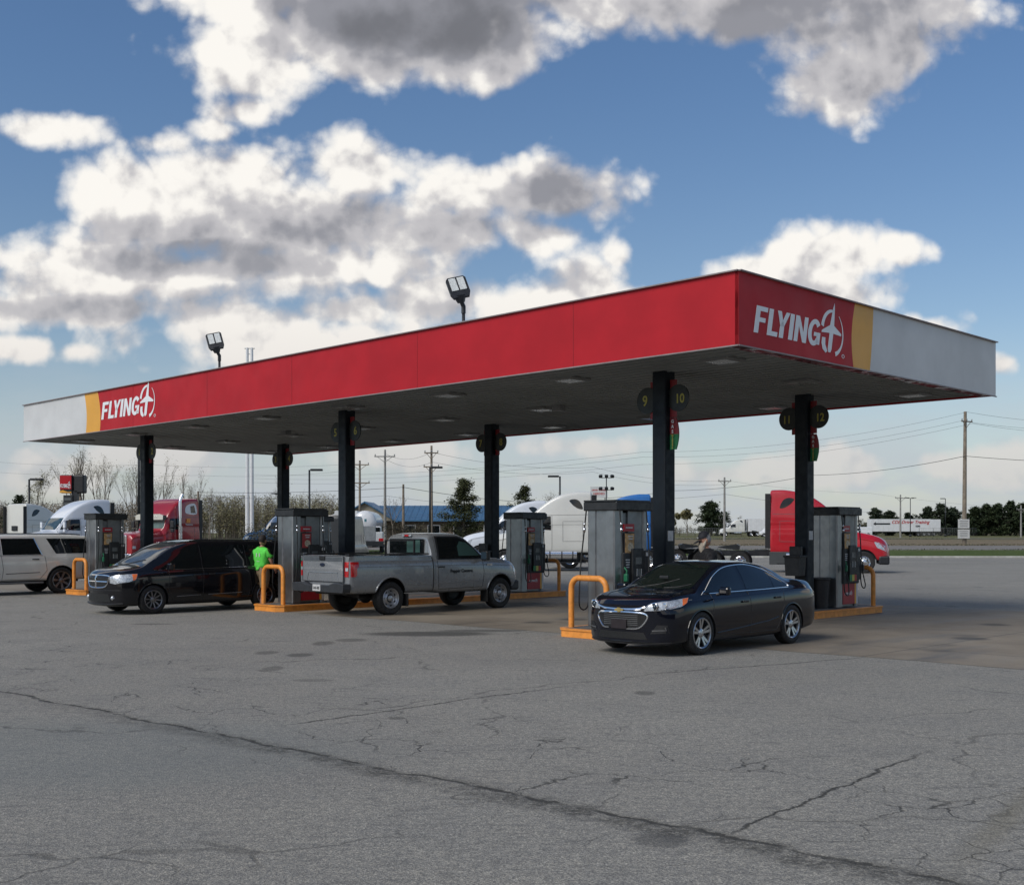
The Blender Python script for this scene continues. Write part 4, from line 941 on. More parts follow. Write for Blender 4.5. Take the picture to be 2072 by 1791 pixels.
# --- black minivan -------------------------------------------------------------
mat('paint_charcoal', (.008, .008, .010), .10, .1, .1, 3, coat=.5, spec=.3)
def minivan(loc, rz, label):
    K = [(-2.64, .48, .98, .82, 1.40, .60), (-2.58, .38, 1.05, .92, 1.58, .66), (-2.42, .30, 1.08, .965, 1.69, .69), (-1.5, .23, 1.065, .985, 1.74, .70), (0, .20, 1.04, .99, 1.755, .70), (.5, .20, 1.03, .99, 1.72, .70), (.9, .20, 1.02, .988, 1.61, .71),
         (1.4, .20, 1.0, .98, 1.34, .75), (1.78, .20, .985, .97, 1.13, .79), (2.05, .20, .965, .96, 1.085, .80), (2.32, .20, .92, .93, 1.04, .77), (2.44, .20, .87, .885, .975, .73), (2.50, .25, .79, .83, .88, .68)]
    ar = (1.54, -1.54); Ra = .385; za = .345; pm = M_('paint_charcoal')
    t, body, sk = vehicle('black_minivan', label, 'minivan', K, pm, ar, Ra, loc, rz, (.30, .12), zax=za)
    arch_lips(t, sk, ar, Ra, za, pm)
    for md in 'LR':
        for pl in ([(1.52, 1.065), (1.30, 1.20), (.95, 1.40), (.62, 1.54), (.30, 1.60), (.26, 1.075)], [(.16, 1.08), (.18, 1.605), (-.45, 1.625), (-1.0, 1.62), (-.98, 1.10)], [(-1.08, 1.10), (-1.10, 1.62), (-2.1, 1.59), (-2.36, 1.14)]):
            sk.panel('side_window', md, pl, M_('glass_dark'), .004)
        b = MB(); sk.line(b, md, [(1.50, 1.045), (.3, 1.055), (-1.0, 1.075), (-2.38, 1.115)], .009, .004, .1); b.build('window_trim', M_('chrome'), t)
        b = MB(); sk.line(b, md, [(1.12, 1.04), (1.16, .6), (1.05, .28), (.25, .27), (.21, 1.0), (.22, 1.62)], .005, 0, .05); sk.line(b, md, [(.25, .27), (-1.0, .28), (-1.14, .55), (-1.06, 1.05), (-1.04, 1.62)], .005, 0, .05); sk.line(b, md, [(-1.05, 1.0), (-2.4, 1.04)], .006, 0, .08); b.build('door_gap', M_('black_plastic'), t)
        handle(t, sk, md, .40, .90, pm); handle(t, sk, md, .0, .92, pm)
        b = MB(); sk.line(b, md, [(.95, .40), (.30, .42)], .009, .002, .08); sk.line(b, md, [(.1, .42), (-.85, .44)], .009, .002, .08); b.build('door_molding', M_('grey_trim'), t)
    sk.panel('windshield', 'T', [(.60, -.56), (1.2, -.64), (1.74, -.72), (1.84, -.4), (1.87, 0), (1.84, .4), (1.74, .72), (1.2, .64), (.60, .56), (.56, 0)], mat('van_glass', (.05, .06, .065), .06, 0, .5, 2, spec=.8), .004, .08)
    b = MB(); sk.line(b, 'T', [(1.84, -.5), (1.62, .1), (1.50, .5)], .008, .012); b.build('wiper', M_('black_plastic'), t)
    b = MB()
    for s_ in (-1, 1): sk.line(b, 'T', [(.4, s_*.60), (-2.2, s_*.60)], .014, .02, .2)
    b.build('roof_rail', M_('black_plastic'), t)
    gr = sk.panel('grille', 'F', spline([(-.42, .90), (.42, .90), (.48, .84), (.38, .68), (0, .645), (-.38, .68), (-.48, .84)], 3, True), M_('mesh_black'), .004, .05)
    b = MB(); sk.line(b, 'F', spline([(-.44, .92), (.44, .92), (.51, .84), (.40, .665), (0, .63), (-.40, .665), (-.51, .84)], 4, True), .017, .006, .03, True); b.build('grille_surround', M_('chrome'), gr)
    b = MB(); sk.line(b, 'F', [(-.47, .78), (.47, .78)], .018, .010); b.build('grille_cross', M_('chrome'), gr)
    b = MB(); sk.line(b, 'F', [(0, .92), (0, .63)], .022, .012); b.build('grille_cross', M_('chrome'), gr)
    for s_, md in ((1, 'L'), (-1, 'R')):
        h = sk.panel('headlight', 'F', [(.53*s_, .90), (.66*s_, .935), (.90*s_, .95), (.88*s_, .77), (.70*s_, .725), (.55*s_, .75)], M_('head_lamp'), .006, .04)
        b = MB(); sk.panel('x', md, [(2.34, .94), (2.10, .96), (1.92, .965), (1.98, .83), (2.14, .775), (2.34, .755)], None, .006, .04, mb=b); b.build('lamp_wing', M_('head_lamp'), h, recalc=False)
        b = MB(); sk.panel('x', md, [(2.05, .955), (1.93, .96), (1.985, .83), (2.05, .81)], None, .010, .04, mb=b); b.build('turn_signal', M_('amber'), h, recalc=False)
        c = sk.pt('F', .62*s_, .40, .012); b = MB(); b.mat(M_('chrome')); b.cyl(c-Vector((.05, 0, 0)), c, .055, n=18); b.mat(M_('head_lamp')); b.sphere(c-Vector((.02, 0, 0)), .05, 12, 8); b.build('fog_light', None, t)
        tl = sk.panel('tail_light', 'B', [(.66*s_, .95), (.88*s_, .95), (.84*s_, 1.25), (.68*s_, 1.25)], M_('red_lamp'), .005, .05)
    sk.panel('lower_intake', 'F', [(-.56, .31), (.56, .31), (.50, .49), (-.50, .49)], M_('mesh_black'), .004, .05)
    b = MB(); sk.line(b, 'F', [(-.85, .27), (-.5, .245), (0, .24), (.5, .245), (.85, .27)], .018, .006, .05); b.build('chin_spoiler', M_('black_plastic'), t)
    b = MB(); sk.line(b, 'F', [(-.84, .58), (0, .57), (.84, .58)], .007, 0, .06); b.build('bumper_gap', M_('black_plastic'), t)
    mirrors(t, 1.18, .99, 1.12, pm, (.13, .20, .17), .12)
    for xa in ar:
        for s_ in (1, -1): make_wheel(t, xa, s_*.86, .345, .225, .225, 'ten', s_)
    b = MB(); b.box((0, 0, .34), (4.3, 1.4, .22)); b.build('underbody', M_('black_plastic'), t)
    return t
# --- white suv -----------------------------------------------------------------
def suv(loc, rz, label):
    mat('paint_pearl', (.70, .68, .62), .25, .15, .04, 2, coat=1)
    K = [(-2.80, .60, 1.14, .92, 1.60, .74), (-2.74, .50, 1.18, .99, 1.76, .78), (-2.60, .45, 1.20, 1.01, 1.84, .80), (-1.5, .42, 1.20, 1.02, 1.885, .80), (0, .40, 1.19, 1.02, 1.89, .80), (.5, .40, 1.18, 1.02, 1.87, .80), (.85, .40, 1.17, 1.02, 1.76, .80), (1.25, .40, 1.16, 1.01, 1.45, .82), (1.45, .40, 1.15, 1.01, 1.32, .84),
         (2.0, .42, 1.12, 1.0, 1.25, .84), (2.5, .42, 1.08, .97, 1.20, .82), (2.66, .45, 1.0, .93, 1.10, .78), (2.70, .5, .9, .88, .98, .74)]
    ar = (1.65, -1.65); Ra = .46; za = .42; pm = M_('paint_pearl')
    t, body, sk = vehicle('white_suv', label, 'suv', K, pm, ar, Ra, loc, rz, (.12, .08), zax=za, shoulder=.96)
    arch_lips(t, sk, ar, Ra, za, M_('black_plastic'), .016)
    for md in 'LR':
        for pl in ([(1.15, 1.25), (.85, 1.55), (.60, 1.70), (.30, 1.745), (.28, 1.245)], [(.18, 1.245), (.20, 1.75), (-.82, 1.75), (-1.02, 1.25)], [(-1.48, 1.27), (-1.22, 1.75), (-2.50, 1.74), (-2.62, 1.28)]):
            sk.panel('side_window', md, pl, M_('glass_dark'), .004)
        b = MB(); sk.line(b, md, [(-.82, 1.77), (-.92, 1.5), (-1.04, 1.23)], .014, .006, .05); sk.line(b, md, [(1.15, 1.23), (0, 1.225), (-1.04, 1.225)], .010, .004, .1); b.build('window_trim', M_('chrome'), t)
        b = MB(); sk.line(b, md, [(1.05, 1.2), (1.10, .8), (1.0, .48), (.22, .46), (.18, .8), (.23, 1.22), (.24, 1.77)], .006, 0, .05); sk.line(b, md, [(.22, .46), (-.95, .47), (-1.18, .75), (-1.12, 1.2)], .006, 0, .05); b.build('door_gap', M_('black_plastic'), t)
        handle(t, sk, md, .42, 1.08, M_('chrome'), .22); handle(t, sk, md, -.82, 1.10, M_('chrome'), .22)
        b = MB(); sk.line(b, md, [(.9, .66), (.28, .66)], .012, .003, .1); sk.line(b, md, [(.1, .66), (-.95, .69)], .012, .003, .1); b.build('door_molding', M_('grey_trim'), t)
        s_ = 1 if md == 'L' else -1
        b = MB(); b.box((0, s_*1.0, .37), (2.1, .16, .06), bev=.02); b.build('running_board', M_('grey_trim'), t)
        b = MB(); sk.line(b, 'T', [(.6, s_*.66), (-2.4, s_*.66)], .02, .03, .3); b.build('roof_rail', M_('black_plastic'), t)
        sk.panel('tail_light', 'B', [(.80*s_, 1.0), (.93*s_, 1.0), (.88*s_, 1.6), (.82*s_, 1.6)], M_('red_lamp'), .005, .05)
        sk.panel('headlight', 'F', [(.60*s_, .80), (.88*s_, .80), (.88*s_, 1.0), (.62*s_, 1.0)], M_('head_lamp'), .006, .05)
    sk.panel('windshield', 'T', [(.62, -.66), (1.38, -.76), (1.44, 0), (1.38, .76), (.62, .66)], M_('shield_glass'), .004, .08)
    sk.panel('rear_window', 'B', [(-.68, 1.25), (.68, 1.25), (.64, 1.66), (-.64, 1.66)], M_('glass_dark'), .004, .08)
    sk.panel('grille', 'F', [(-.5, .70), (.5, .70), (.52, .98), (-.52, .98)], M_('grey_trim'), .006, .05)
    mirrors(t, .98, 1.0, 1.30, pm, (.12, .26, .22), .16)
    for xa in ar:
        for s_ in (1, -1): make_wheel(t, xa, s_*.89, .42, .29, .28, 'seven', s_)
    b = MB(); b.box((0, 0, .45), (4.6, 1.5, .16)); b.build('underbody', M_('black_plastic'), t)
    return t
# --- silver pickup ---------------------------------------------------------------
def pickup(loc, rz, label):
    mat('paint_silver', (.23, .24, .25), .28, .25, .05, 3, coat=.8)
    K = [(-3.02, .68, 1.26, .955, 1.40, .95), (-2.98, .60, 1.28, .985, 1.415, .95), (-2.80, .52, 1.28, 1.0, 1.42, .95), (-1.0, .50, 1.27, 1.005, 1.41, .95), (-.52, .50, 1.27, 1.005, 1.41, .95), (-.49, .50, 1.27, 1.0, 1.44, .80), (-.465, .50, 1.27, 1.0, 1.83, .745), (-.38, .48, 1.27, 1.005, 1.90, .735), (-.1, .46, 1.26, 1.01, 1.93, .73), (.42, .46, 1.25, 1.01, 1.925, .73),
         (.72, .46, 1.25, 1.01, 1.85, .73), (1.04, .46, 1.24, 1.01, 1.62, .76), (1.32, .46, 1.22, 1.01, 1.40, .80), (1.44, .46, 1.21, 1.01, 1.33, .84), (1.8, .48, 1.18, 1.005, 1.29, .86), (2.2, .50, 1.13, .99, 1.24, .84), (2.42, .52, 1.06, .96, 1.16, .82), (2.50, .56, 1.0, .92, 1.06, .78), (2.54, .62, .94, .88, .98, .74)]
    ar = (1.79, -1.79); Ra = .47; za = .42; pm = M_('paint_silver')
    def bed(c): c.box((-1.81, 0, 1.5), (2.26, 1.62, 1.3))
    t, body, sk = vehicle('silver_pickup', label, 'pickup truck', K, pm, ar, Ra, loc, rz, (.12, .05), extra_cut=bed, zax=za, shoulder=.955, M=38)
    arch_lips(t, sk, ar, Ra, za, pm, .022)
    me = body.data
    for p in me.polygons:
        c = p.center
        if -2.96 < c.x < -.66 and abs(c.y) < .83 and c.z < 1.405 and c.z > .8: p.material_index = 1
    b = MB()
    for s_ in (-1, 1): b.box((-1.80, s_*.88, 1.425), (2.40, .17, .03), bev=.01)
    b.build('bed_rail_cap', M_('black_plastic'), t)
    for md in 'LR':
        s_ = 1 if md == 'L' else -1
        fr = [(1.22, 1.30), (1.02, 1.52), (.76, 1.72), (.50, 1.805), (-.20, 1.815), (-.26, 1.30)]
        sk.panel('window_frame', md, [(1.30, 1.275), (1.06, 1.56), (.78, 1.765), (.50, 1.845), (-.26, 1.85), (-.32, 1.275)], M_('black_plastic'), .004)
        sk.panel('side_window', md, fr, M_('glass_dark'), .009)
        sk.panel('painted_view', md, [(1.12, 1.36), (.98, 1.53), (.76, 1.68), (.52, 1.72), (.40, 1.60), (.38, 1.36)], M_('view_green'), .012)  # greenish reflection in the side glass, put in as a coloured panel
        b = MB(); sk.line(b, md, [(1.16, 1.24), (1.20, .95), (1.14, .58), (-.32, .56), (-.35, 1.24), (-.30, 1.87)], .006, 0, .05); b.build('door_gap', M_('black_plastic'), t)
        b = MB(); sk.line(b, md, [(-.49, .54), (-.49, 1.43)], .014, .002, .06); b.build('cab_gap', M_('black_plastic'), t)
        b = MB(); sk.line(b, md, [(1.15, .74), (-.45, .70)], .010, .0, .1); sk.line(b, md, [(-.66, .70), (-1.28, .70)], .010, 0, .1); b.build('body_crease', pm, t)
        b = MB(); sk.line(b, md, [(2.4, 1.08), (1.2, 1.13), (-.5, 1.14), (-2.9, 1.14)], .007, 0, .1); b.build('shoulder_crease', pm, t)
        handle(t, sk, md, -.24, 1.10, M_('black_plastic'), .20)
        b = MB(); pts = [(-2.99, 1.26), (-2.74, 1.26), (-2.74, 1.16), (-2.80, 1.10), (-2.80, .96), (-2.84, .92), (-2.99, .92)]
        sk.panel('x', md, pts, None, .008, .05, mb=b); tl = b.build('tail_light', M_('red_lamp'), t, recalc=False)
        b = MB(); sk.panel('x', 'B', [(s_*.80, .92), (s_*.93, .92), (s_*.93, 1.26), (s_*.80, 1.26)], None, .010, .05, mb=b); b.build('lamp_wing', M_('red_lamp'), tl, recalc=False)
        b = MB(); sk.panel('x', 'B', [(s_*.83, 1.05), (s_*.92, 1.05), (s_*.92, 1.13), (s_*.83, 1.13)], None, .014, .05, mb=b); b.build('reverse_lamp', M_('head_lamp'), tl, recalc=False)
        b = MB(); sk.panel('x', md, [(2.48, 1.0), (2.30, 1.10), (2.26, .97), (2.33, .84), (2.48, .80)], None, .006, .05, mb=b); hl = b.build('headlight', M_('head_lamp'), t, recalc=False)
        b = MB(); sk.panel('x', 'F', [(s_*.62, .80), (s_*.88, .80), (s_*.88, 1.0), (s_*.62, 1.02)], None, .006, .05, mb=b); b.build('lamp_front', M_('head_lamp'), hl, recalc=False)
    # rear
    b = MB(); b.box((-3.022, 0, 1.10), (.03, 1.58, .60), bev=.01); tg = b.build('tailgate', pm, t); sk = Skin_flat(sk)
    b = MB(); sk.line(b, 'B', [(-.79, .80), (.79, .80), (.79, 1.39), (-.79, 1.39)], .006, .010, .1, True); b.build('tailgate_gap', M_('black_plastic'), tg)
    b = MB(); sk.line(b, 'B', spline([(-.60, .84), (-.56, .99), (-.50, 1.01), (.50, 1.01), (.56, .99), (.60, .84)], 3), .010, .014, .05); b.build('tailgate_crease', pm, tg)
    sk.panel('tailgate_recess', 'B', [(-.74, 1.27), (.74, 1.27), (.76, 1.37), (-.76, 1.37)], mat('silver_dark', (.10, .11, .12), .4, .3), .016, .08, tg)
    b = MB(); b.box((-3.045, 0, 1.345), (.04, .22, .10), bev=.015); b.build('tailgate_handle', M_('black_plastic'), tg)
    b = MB(); b.lathe([(0, 0), (1, 0), (1, .01), (0, .01)], 'x', (0, 0, 0), 28); b.bm.transform(Matrix.Translation((-3.05, 0, 1.19)) @ Matrix.Diagonal((1, .095, .04, 1))); b.build('badge', mat('badge_blue', (.02, .03, .06), .3, .4), tg)
    sk = sk.base
    b = MB(); b.prism([(-.98, -.10), (.98, -.10), (1.0, -.02), (1.0, .10), (.62, .12), (.40, .06), (-.40, .06), (-.62, .12), (-1.0, .10), (-1.0, -.02)], (-3.20, 0, .66), (0, 1, 0), (0, 0, 1), .22); bu = b.build('rear_bumper', mat('bumper_dark', (.028, .03, .033), .5, 0, .2), t, bevel=.012)
    b = MB(); b.box((-3.208, -.0, .66), (.012, .30, .15)); b.build('licence_plate', M_('sticker'), bu)
    put_text('plate_text', '1A5 82', .085, M_('post_navy'), bu, (-3.218, .13, .63), (0, -1, 0), (0, 0, 1), bold=.002, extrude=.001)
    # cab rear window and high stop lamp
    b = MB(); b.box((-.505, 0, 1.60), (.02, 1.30, .36), bev=.005); rw = b.build('rear_window', M_('glass_dark'), t)
    b = MB(); b.box((-.518, -.28, 1.60), (.008, .50, .30)); b.build('painted_view', M_('view_green'), rw)  # greenish view in the rear glass, put in as a coloured panel
    b = MB(); b.mat(M_('red_lamp')); b.box((-.49, 0, 1.86), (.05, .16, .05), bev=.01); b.mat(M_('head_lamp')); b.box((-.49, .13, 1.86), (.05, .08, .05), bev=.01); b.box((-.49, -.13, 1.86), (.05, .08, .05), bev=.01); b.build('stop_lamp', None, t)
    b = MB(); b.mat(M_('black_plastic')); b.box((-.72, -.55, 1.55), (.05, .03, .36)); b.box((-.72, .55, 1.55), (.05, .03, .36)); b.box((-.72, 0, 1.74), (.04, 1.13, .03)); b.build('headache_rack', None, t)
    sk.panel('windshield', 'T', [(.62, -.60), (1.30, -.72), (1.36, 0), (1.30, .72), (.62, .60)], M_('shield_glass'), .004, .08)
    sk.panel('grille', 'F', [(-.58, .72), (.58, .72), (.60, 1.02), (-.60, 1.02)], M_('grey_trim'), .006, .05)
    b = MB(); b.box((2.50, 0, .58), (.16, 1.62, .26), bev=.05); b.box((2.37, .87, .58), (.30, .16, .26), bev=.05); b.box((2.37, -.87, .58), (.30, .16, .26), bev=.05); b.build('front_bumper', M_('bumper_dark'), t)
    mirrors(t, 1.10, 1.0, 1.36, M_('black_plastic'), (.12, .24, .24), .16)
    for s_, ax in ((-1, (1, 0, 0)), (1, (-1, 0, 0))):
        put_text('door_lettering', 'Pepper Constru', .115, M_('post_navy'), t, (.05 if s_ < 0 else 1.0, s_*1.016, .955), ax, (0, 0, 1), bold=.003, extrude=.001)
        p = sk.pt('R' if s_ < 0 else 'L', 1.42, 1.16, .006); put_text('fender_badge', 'F-150', .075, M_('chrome'), t, (1.30 if s_ < 0 else 1.54, s_*1.008, 1.10), ax, (0, 0, 1), bold=.003, extrude=.004, shear=.3)
    for xa in ar:
        for s_ in (1, -1): make_wheel(t, xa, s_*.86, .395, .235, .27, 'steel', s_)
    b = MB(); b.box((-.2, 0, .56), (5.2, 1.2, .14)); b.tube([(-2.4, -.5, .45), (-1.0, -.5, .42)], .05, 8); b.cyl((-1.79, -.8, .40), (-1.79, .8, .40), .07); b.sphere((-1.79, 0, .40), .16); b.build('chassis', M_('black_plastic'), t)
    for x in (-1.31, 1.30): b = MB(); b.box((x, -.90, .34), (.02, .26, .30)); b.build('mud_flap', M_('rubber'), t)
    return t
def vpos(u, v, z=0.0): return uv(u, v, z)
o = sedan(vpos(.72, .03), R(225), 'shiny dark blue sedan with chrome grille, nearest vehicle in front of the canopy'); o.scale = (.965, 1, 1)
minivan(vpos(15.43, -1.36), R(225), 'black minivan with cross grille beside the man in the green shirt')
suv(vpos(26.25, -2.02), R(225), 'pearl white suv cut by the left edge of the picture')
pickup(vpos(11.20, 2.66), R(45), 'silver regular cab pickup truck seen from behind with an open bed')
# ------------------------------------------------------------------ highway tractors
def tractor(name, label, paint, loc, rz, classic=False, skirt=None, group='highway tractors parked behind the pumps', stacks=False, deco=None):
    K = [(0, .95, 2.35, 1.20, 3.96, 1.06), (.06, .92, 2.35, 1.23, 4.02, 1.10), (.5, .92, 2.35, 1.235, 4.03, 1.10), (1.3, .92, 2.35, 1.235, 3.92, 1.09), (1.9, .92, 2.33, 1.23, 3.70, 1.06), (2.4, .92, 2.3, 1.22, 3.38, 1.03), (2.75, .92, 2.2, 1.20, 3.08, 1.0), (2.9, .92, 2.05, 1.19, 2.93, .98),
         (3.15, .92, 1.95, 1.18, 2.62, .95), (3.5, .92, 1.85, 1.17, 2.15, .90), (3.62, .92, 1.78, 1.16, 2.07, .86), (4.2, .80, 1.66, 1.14, 1.96, .82), (4.9, .66, 1.52, 1.12, 1.80, .78), (5.3, .55, 1.36, 1.08, 1.62, .74), (5.5, .5, 1.15, 1.04, 1.38, .70), (5.58, .52, .95, .98, 1.12, .66)]
    if classic:
        K = [(0, .95, 2.35, 1.20, 3.86, 1.10), (.06, .92, 2.35, 1.22, 3.92, 1.12), (1.0, .92, 2.35, 1.22, 3.88, 1.12), (1.7, .92, 2.33, 1.21, 3.62, 1.08), (2.1, .92, 2.3, 1.20, 3.25, 1.02), (2.3, .92, 2.2, 1.18, 3.0, 1.0), (2.42, .95, 2.0, 1.12, 2.78, .96), (2.6, .95, 1.85, 1.10, 2.25, .92), (2.7, .95, 1.8, 1.0, 2.10, .80), (3.4, .9, 1.78, .95, 2.02, .74), (4.6, .8, 1.72, .92, 1.90, .70), (4.9, .7, 1.6, .88, 1.80, .66), (4.95, .7, 1.5, .84, 1.66, .62)]
    fx = 4.35 if not classic else 4.1
    t, body, sk = vehicle(name, label, 'truck', K, paint, (fx,), .60, loc, rz, (.30, .0) if not classic else (.05, .0), zax=.54, shoulder=.985, dx=.10, group=group, M=30)
    g = M_('glass_dark')
    for md in 'LR':
        s_ = 1 if md == 'L' else -1
        if classic:
            sk.panel('side_window', md, [(2.38, 2.12), (2.30, 2.72), (1.62, 2.76), (1.60, 2.10)], g, .006, .1)
            fr = sk.panel('window_frame', md, spline([(.25, 3.0), (1.0, 3.02), (1.15, 3.2), (.98, 3.5), (.40, 3.62), (.22, 3.4)], 3, True), M_('white_paint'), .006, .1)
            sk.panel('sleeper_window', md, [(.30, 3.06), (.70, 3.06), (.72, 3.45), (.40, 3.5)], g, .012, .1, fr)
        else:
            sk.panel('side_window', md, [(3.30, 2.12), (2.98, 2.62), (2.70, 2.74), (2.06, 2.76), (2.04, 2.06)], g, .006, .1)
            sk.panel('sleeper_window', md, spline([(1.12, 3.56), (.85, 3.62), (.60, 3.50), (.44, 3.14), (.64, 3.13), (.88, 3.26), (1.04, 3.42)], 3, True), g, .008, .08)
        b = MB(); sk.line(b, md, [(2.0, 1.05), (2.0, 2.8)], .010, 0, .15); sk.line(b, md, [(0.1, 2.84), (2.85, 2.80)], .009, 0, .15); sk.line(b, md, [(.45, 1.5), (1.45, 1.5), (1.45, 2.5), (.45, 2.5)], .009, 0, .1, True); sk.line(b, md, [(3.35, 1.05), (3.45, 2.05)], .010, 0, .1); b.build('door_gap', M_('grey_trim'), t)
        b = MB(); sk.panel('x', md, [(5.36, 1.28), (4.95, 1.52), (4.82, 1.48), (4.95, 1.22), (5.36, 1.05)] if not classic else [(4.9, 1.2), (4.7, 1.2), (4.7, 1.05), (4.9, 1.05)], None, .008, .08, mb=b); b.build('headlight', M_('head_lamp'), t, recalc=False)
        # mirrors on brackets
        mx = 3.05 if not classic else 2.35
        b = MB(); b.mat(M_('black_plastic')); b.tube([(mx, s_*1.2, 2.62), (mx+.15, s_*1.45, 2.60)], .02, 6); b.tube([(mx, s_*1.2, 1.95), (mx+.15, s_*1.45, 1.97)], .02, 6)
        b.mat(M_('black_plastic') if paint.name != 'truck_white_b' else paint); b.box((mx+.15, s_*1.47, 2.40), (.12, .24, .38), bev=.03); b.box((mx+.15, s_*1.47, 2.06), (.12, .22, .20), bev=.03); b.build('wing_mirror', None, t)
        b = MB(); b.mat(M_('chrome')); b.cyl((.75, s_*.93, .82), (2.35, s_*.93, .82), .31, n=28)
        b.mat(M_('black_plastic'))
        for x in (.95, 1.5, 2.1): b.cyl((x-.03, s_*.93, .82), (x+.03, s_*.93, .82), .318, n=28)
        b.build('fuel_tank', None, t)
        b = MB(); b.box((2.75, s_*1.02, .75), (.5, .34, .36), bev=.02); b.box((1.6, s_*1.12, .44), (2.6, .2, .05)); b.box((3.2, s_*1.05, .55), (.5, .24, .04)); b.build('step', M_('dark_steel'), t)
        if skirt:
            b = MB(); b.box((1.55, s_*1.19, .70), (3.2, .05, .62), bev=.015); b.build('side_skirt', skirt, t)
        # bumper corner / fender skin
        make_wheel(t, fx, s_*1.02, .52, .30, .28, 'truck', s_)
        for xr in (-1.45, -2.80):
            make_wheel(t, xr, s_*.93, .51, .30, .52, 'truck', s_)
            b = MB(); b.grid([[(xr+.62*math.cos(R(a)), s_*yy, .52+.62*math.sin(R(a))) for a in range(35, 150, 12)] for yy in (.65, 1.22)]); b.build('mud_guard', M_('black_plastic'), t)
    if classic:
        sk.panel('windshield', 'F', [(-.92, 2.18), (.92, 2.18), (.86, 2.72), (-.86, 2.72)], mat('truck_shield', (.10, .14, .12), .05, 0, .3, 1.5), .01, .12)
        b = MB(); b.prism([(-1.02, 2.66), (1.02, 2.66), (1.04, 2.90), (.8, 2.98), (-.8, 2.98), (-1.04, 2.90)], (2.50, 0, 0), (0, 1, 0), (0, 0, 1), .28)
        b.mat(M_('black_plastic'))
        for y in (-.55, -.42, .0, .14, .42, .55): b.cyl((2.785, y, 2.82), (2.79, y, 2.82), .045, n=8)
        b.mats[0] = M_('chrome'); b.build('sun_visor', None, t)
        for s_ in (-1, 1):
            b = MB(); b.tube([(1.75, s_*1.34, 1.0), (1.75, s_*1.34, 3.6), (1.72, s_*1.34, 3.85), (1.55, s_*1.34, 4.10)], .085, 14); b.tube([(1.75, s_*1.34, 1.2), (1.75, s_*1.34, 2.3)], .12, 14); b.build('exhaust_stack', M_('chrome'), t)
            b = MB(); b.cyl((3.0, s_*1.12, 1.25), (3.5, s_*1.12, 1.25), .22, n=20); b.build('air_cleaner', M_('chrome'), t)
        b = MB(); b.box((4.97, 0, 1.25), (.08, 1.0, 1.1), bev=.03)
        for q_ in range(12): b.box((5.02, -.45+q_*.082, 1.25), (.03, .02, 1.0))
        b.build('grille', M_('chrome'), t); b = MB(); b.box((5.25, 0, .58), (.2, 2.35, .4), bev=.05); b.build('bumper', M_('chrome'), t)
        put_text('door_lettering', 'TRUCKING', .12, M_('sticker'), t, (1.20, 1.23, 2.35), (-1, 0, 0), (0, 0, 1), bold=.004, extrude=.002)
        b = MB(); b.box((.95, 1.225, 2.62), (.30, .012, .24)); b.build('decal', M_('orange_paint'), t)
    else:
        sk.panel('windshield', 'F', [(-.98, 2.12), (.98, 2.12), (.95, 2.55), (.88, 2.84), (-.88, 2.84), (-.95, 2.55)], M_('truck_glass'), .01, .12)
        sk.panel('grille', 'F', [(-.42, .80), (.42, .80), (.50, 1.42), (-.50, 1.42)], M_('grey_trim'), .01, .1)
        b = MB()
        for s_ in (-1, 1): b.box((5.28, s_*.80, .62), (.50, .62, .42), bev=.08)
        b.box((5.42, 0, .55), (.2, 1.1, .22), bev=.04); b.build('bumper', M_('dark_steel'), t)
    # rear wall fittings and frame
    for s_ in (-1, 1): b = MB(); b.box((-.12, s_*1.17, 2.50), (.26, .05, 2.65), bev=.01); b.build('side_extender', M_('black_plastic'), t)
    b = MB(); b.box((-.04, .15, 2.25), (.10, .62, .36), bev=.03); b.box((-.02, .15, 1.75), (.04, .9, .04)); b.build('rear_fitting', M_('black_plastic'), t)
    b = MB()
    for s_ in (-1, 1): b.box((.2, s_*.43, .92), (7.4, .09, .26))
    for x in (-3.4, -2.1, -.7, 1.0, 2.6): b.box((x, 0, .92), (.12, .8, .2))
    b.box((-.45, 0, 1.08), (.7, .9, .03)); b.cyl((-1.45, -.8, .51), (-1.45, .8, .51), .1); b.cyl((-2.80, -.8, .51), (-2.80, .8, .51), .1); b.box((-3.5, 0, .72), (.05, 2.3, .1)); b.build('chassis', M_('dark_steel'), t)
    b = MB(); b.prism([(-.55, 0), (.35, .10), (.5, .16), (-.45, .30), (-.60, .22)], (-2.15, .45, 1.06), (-1, 0, 0), (0, 0, 1), .9); b.build('fifth_wheel', M_('dark_steel'), t)
    return t
mat('truck_glass', (.03, .05, .055), .05, 0, .4, 1.2, spec=.7)
TW = mat('truck_white', (.62, .62, .58), .3, 0, .04, 1, coat=.6); TWB = mat('truck_white_b', (.66, .69, .73), .3, 0, .04, 1, coat=.6)
TR = mat('truck_red', (.42, .008, .018), .3, 0, .08, 1, coat=.6); TRD = mat('truck_deep_red', (.30, .010, .016), .3, 0, .08, 1, coat=.6); TB = mat('truck_blue', (.02, .14, .42), .35, 0, .1, 1, coat=.4); TBD = mat('truck_navy', (.015, .065, .16), .35, 0, .1, 1, coat=.4)
TK = mat('truck_black', (.015, .017, .02), .35, 0, .1, 1, coat=.5); SKG = mat('skirt_grey', (.045, .05, .052), .5, 0, .1, 2)
tractor('semi_tractor', 'bright red tractor with dark grey skirts facing right behind post eleven', TR, at(1560, 57.5), R(-14), skirt=SKG)
tractor('semi_tractor', 'cream white tractor with chrome tanks behind the two nearest pumps', TW, at(1195, 59.5), R(179))
tractor('semi_tractor', 'white tractor numbered seven behind the pickup nose and mirror post', TWB, at(1100, 77), R(186), deco='07')
o = tractor('semi_tractor', 'bright blue tractor mostly hidden behind the nearest pump', TB, at(1312, 63.6), R(180))
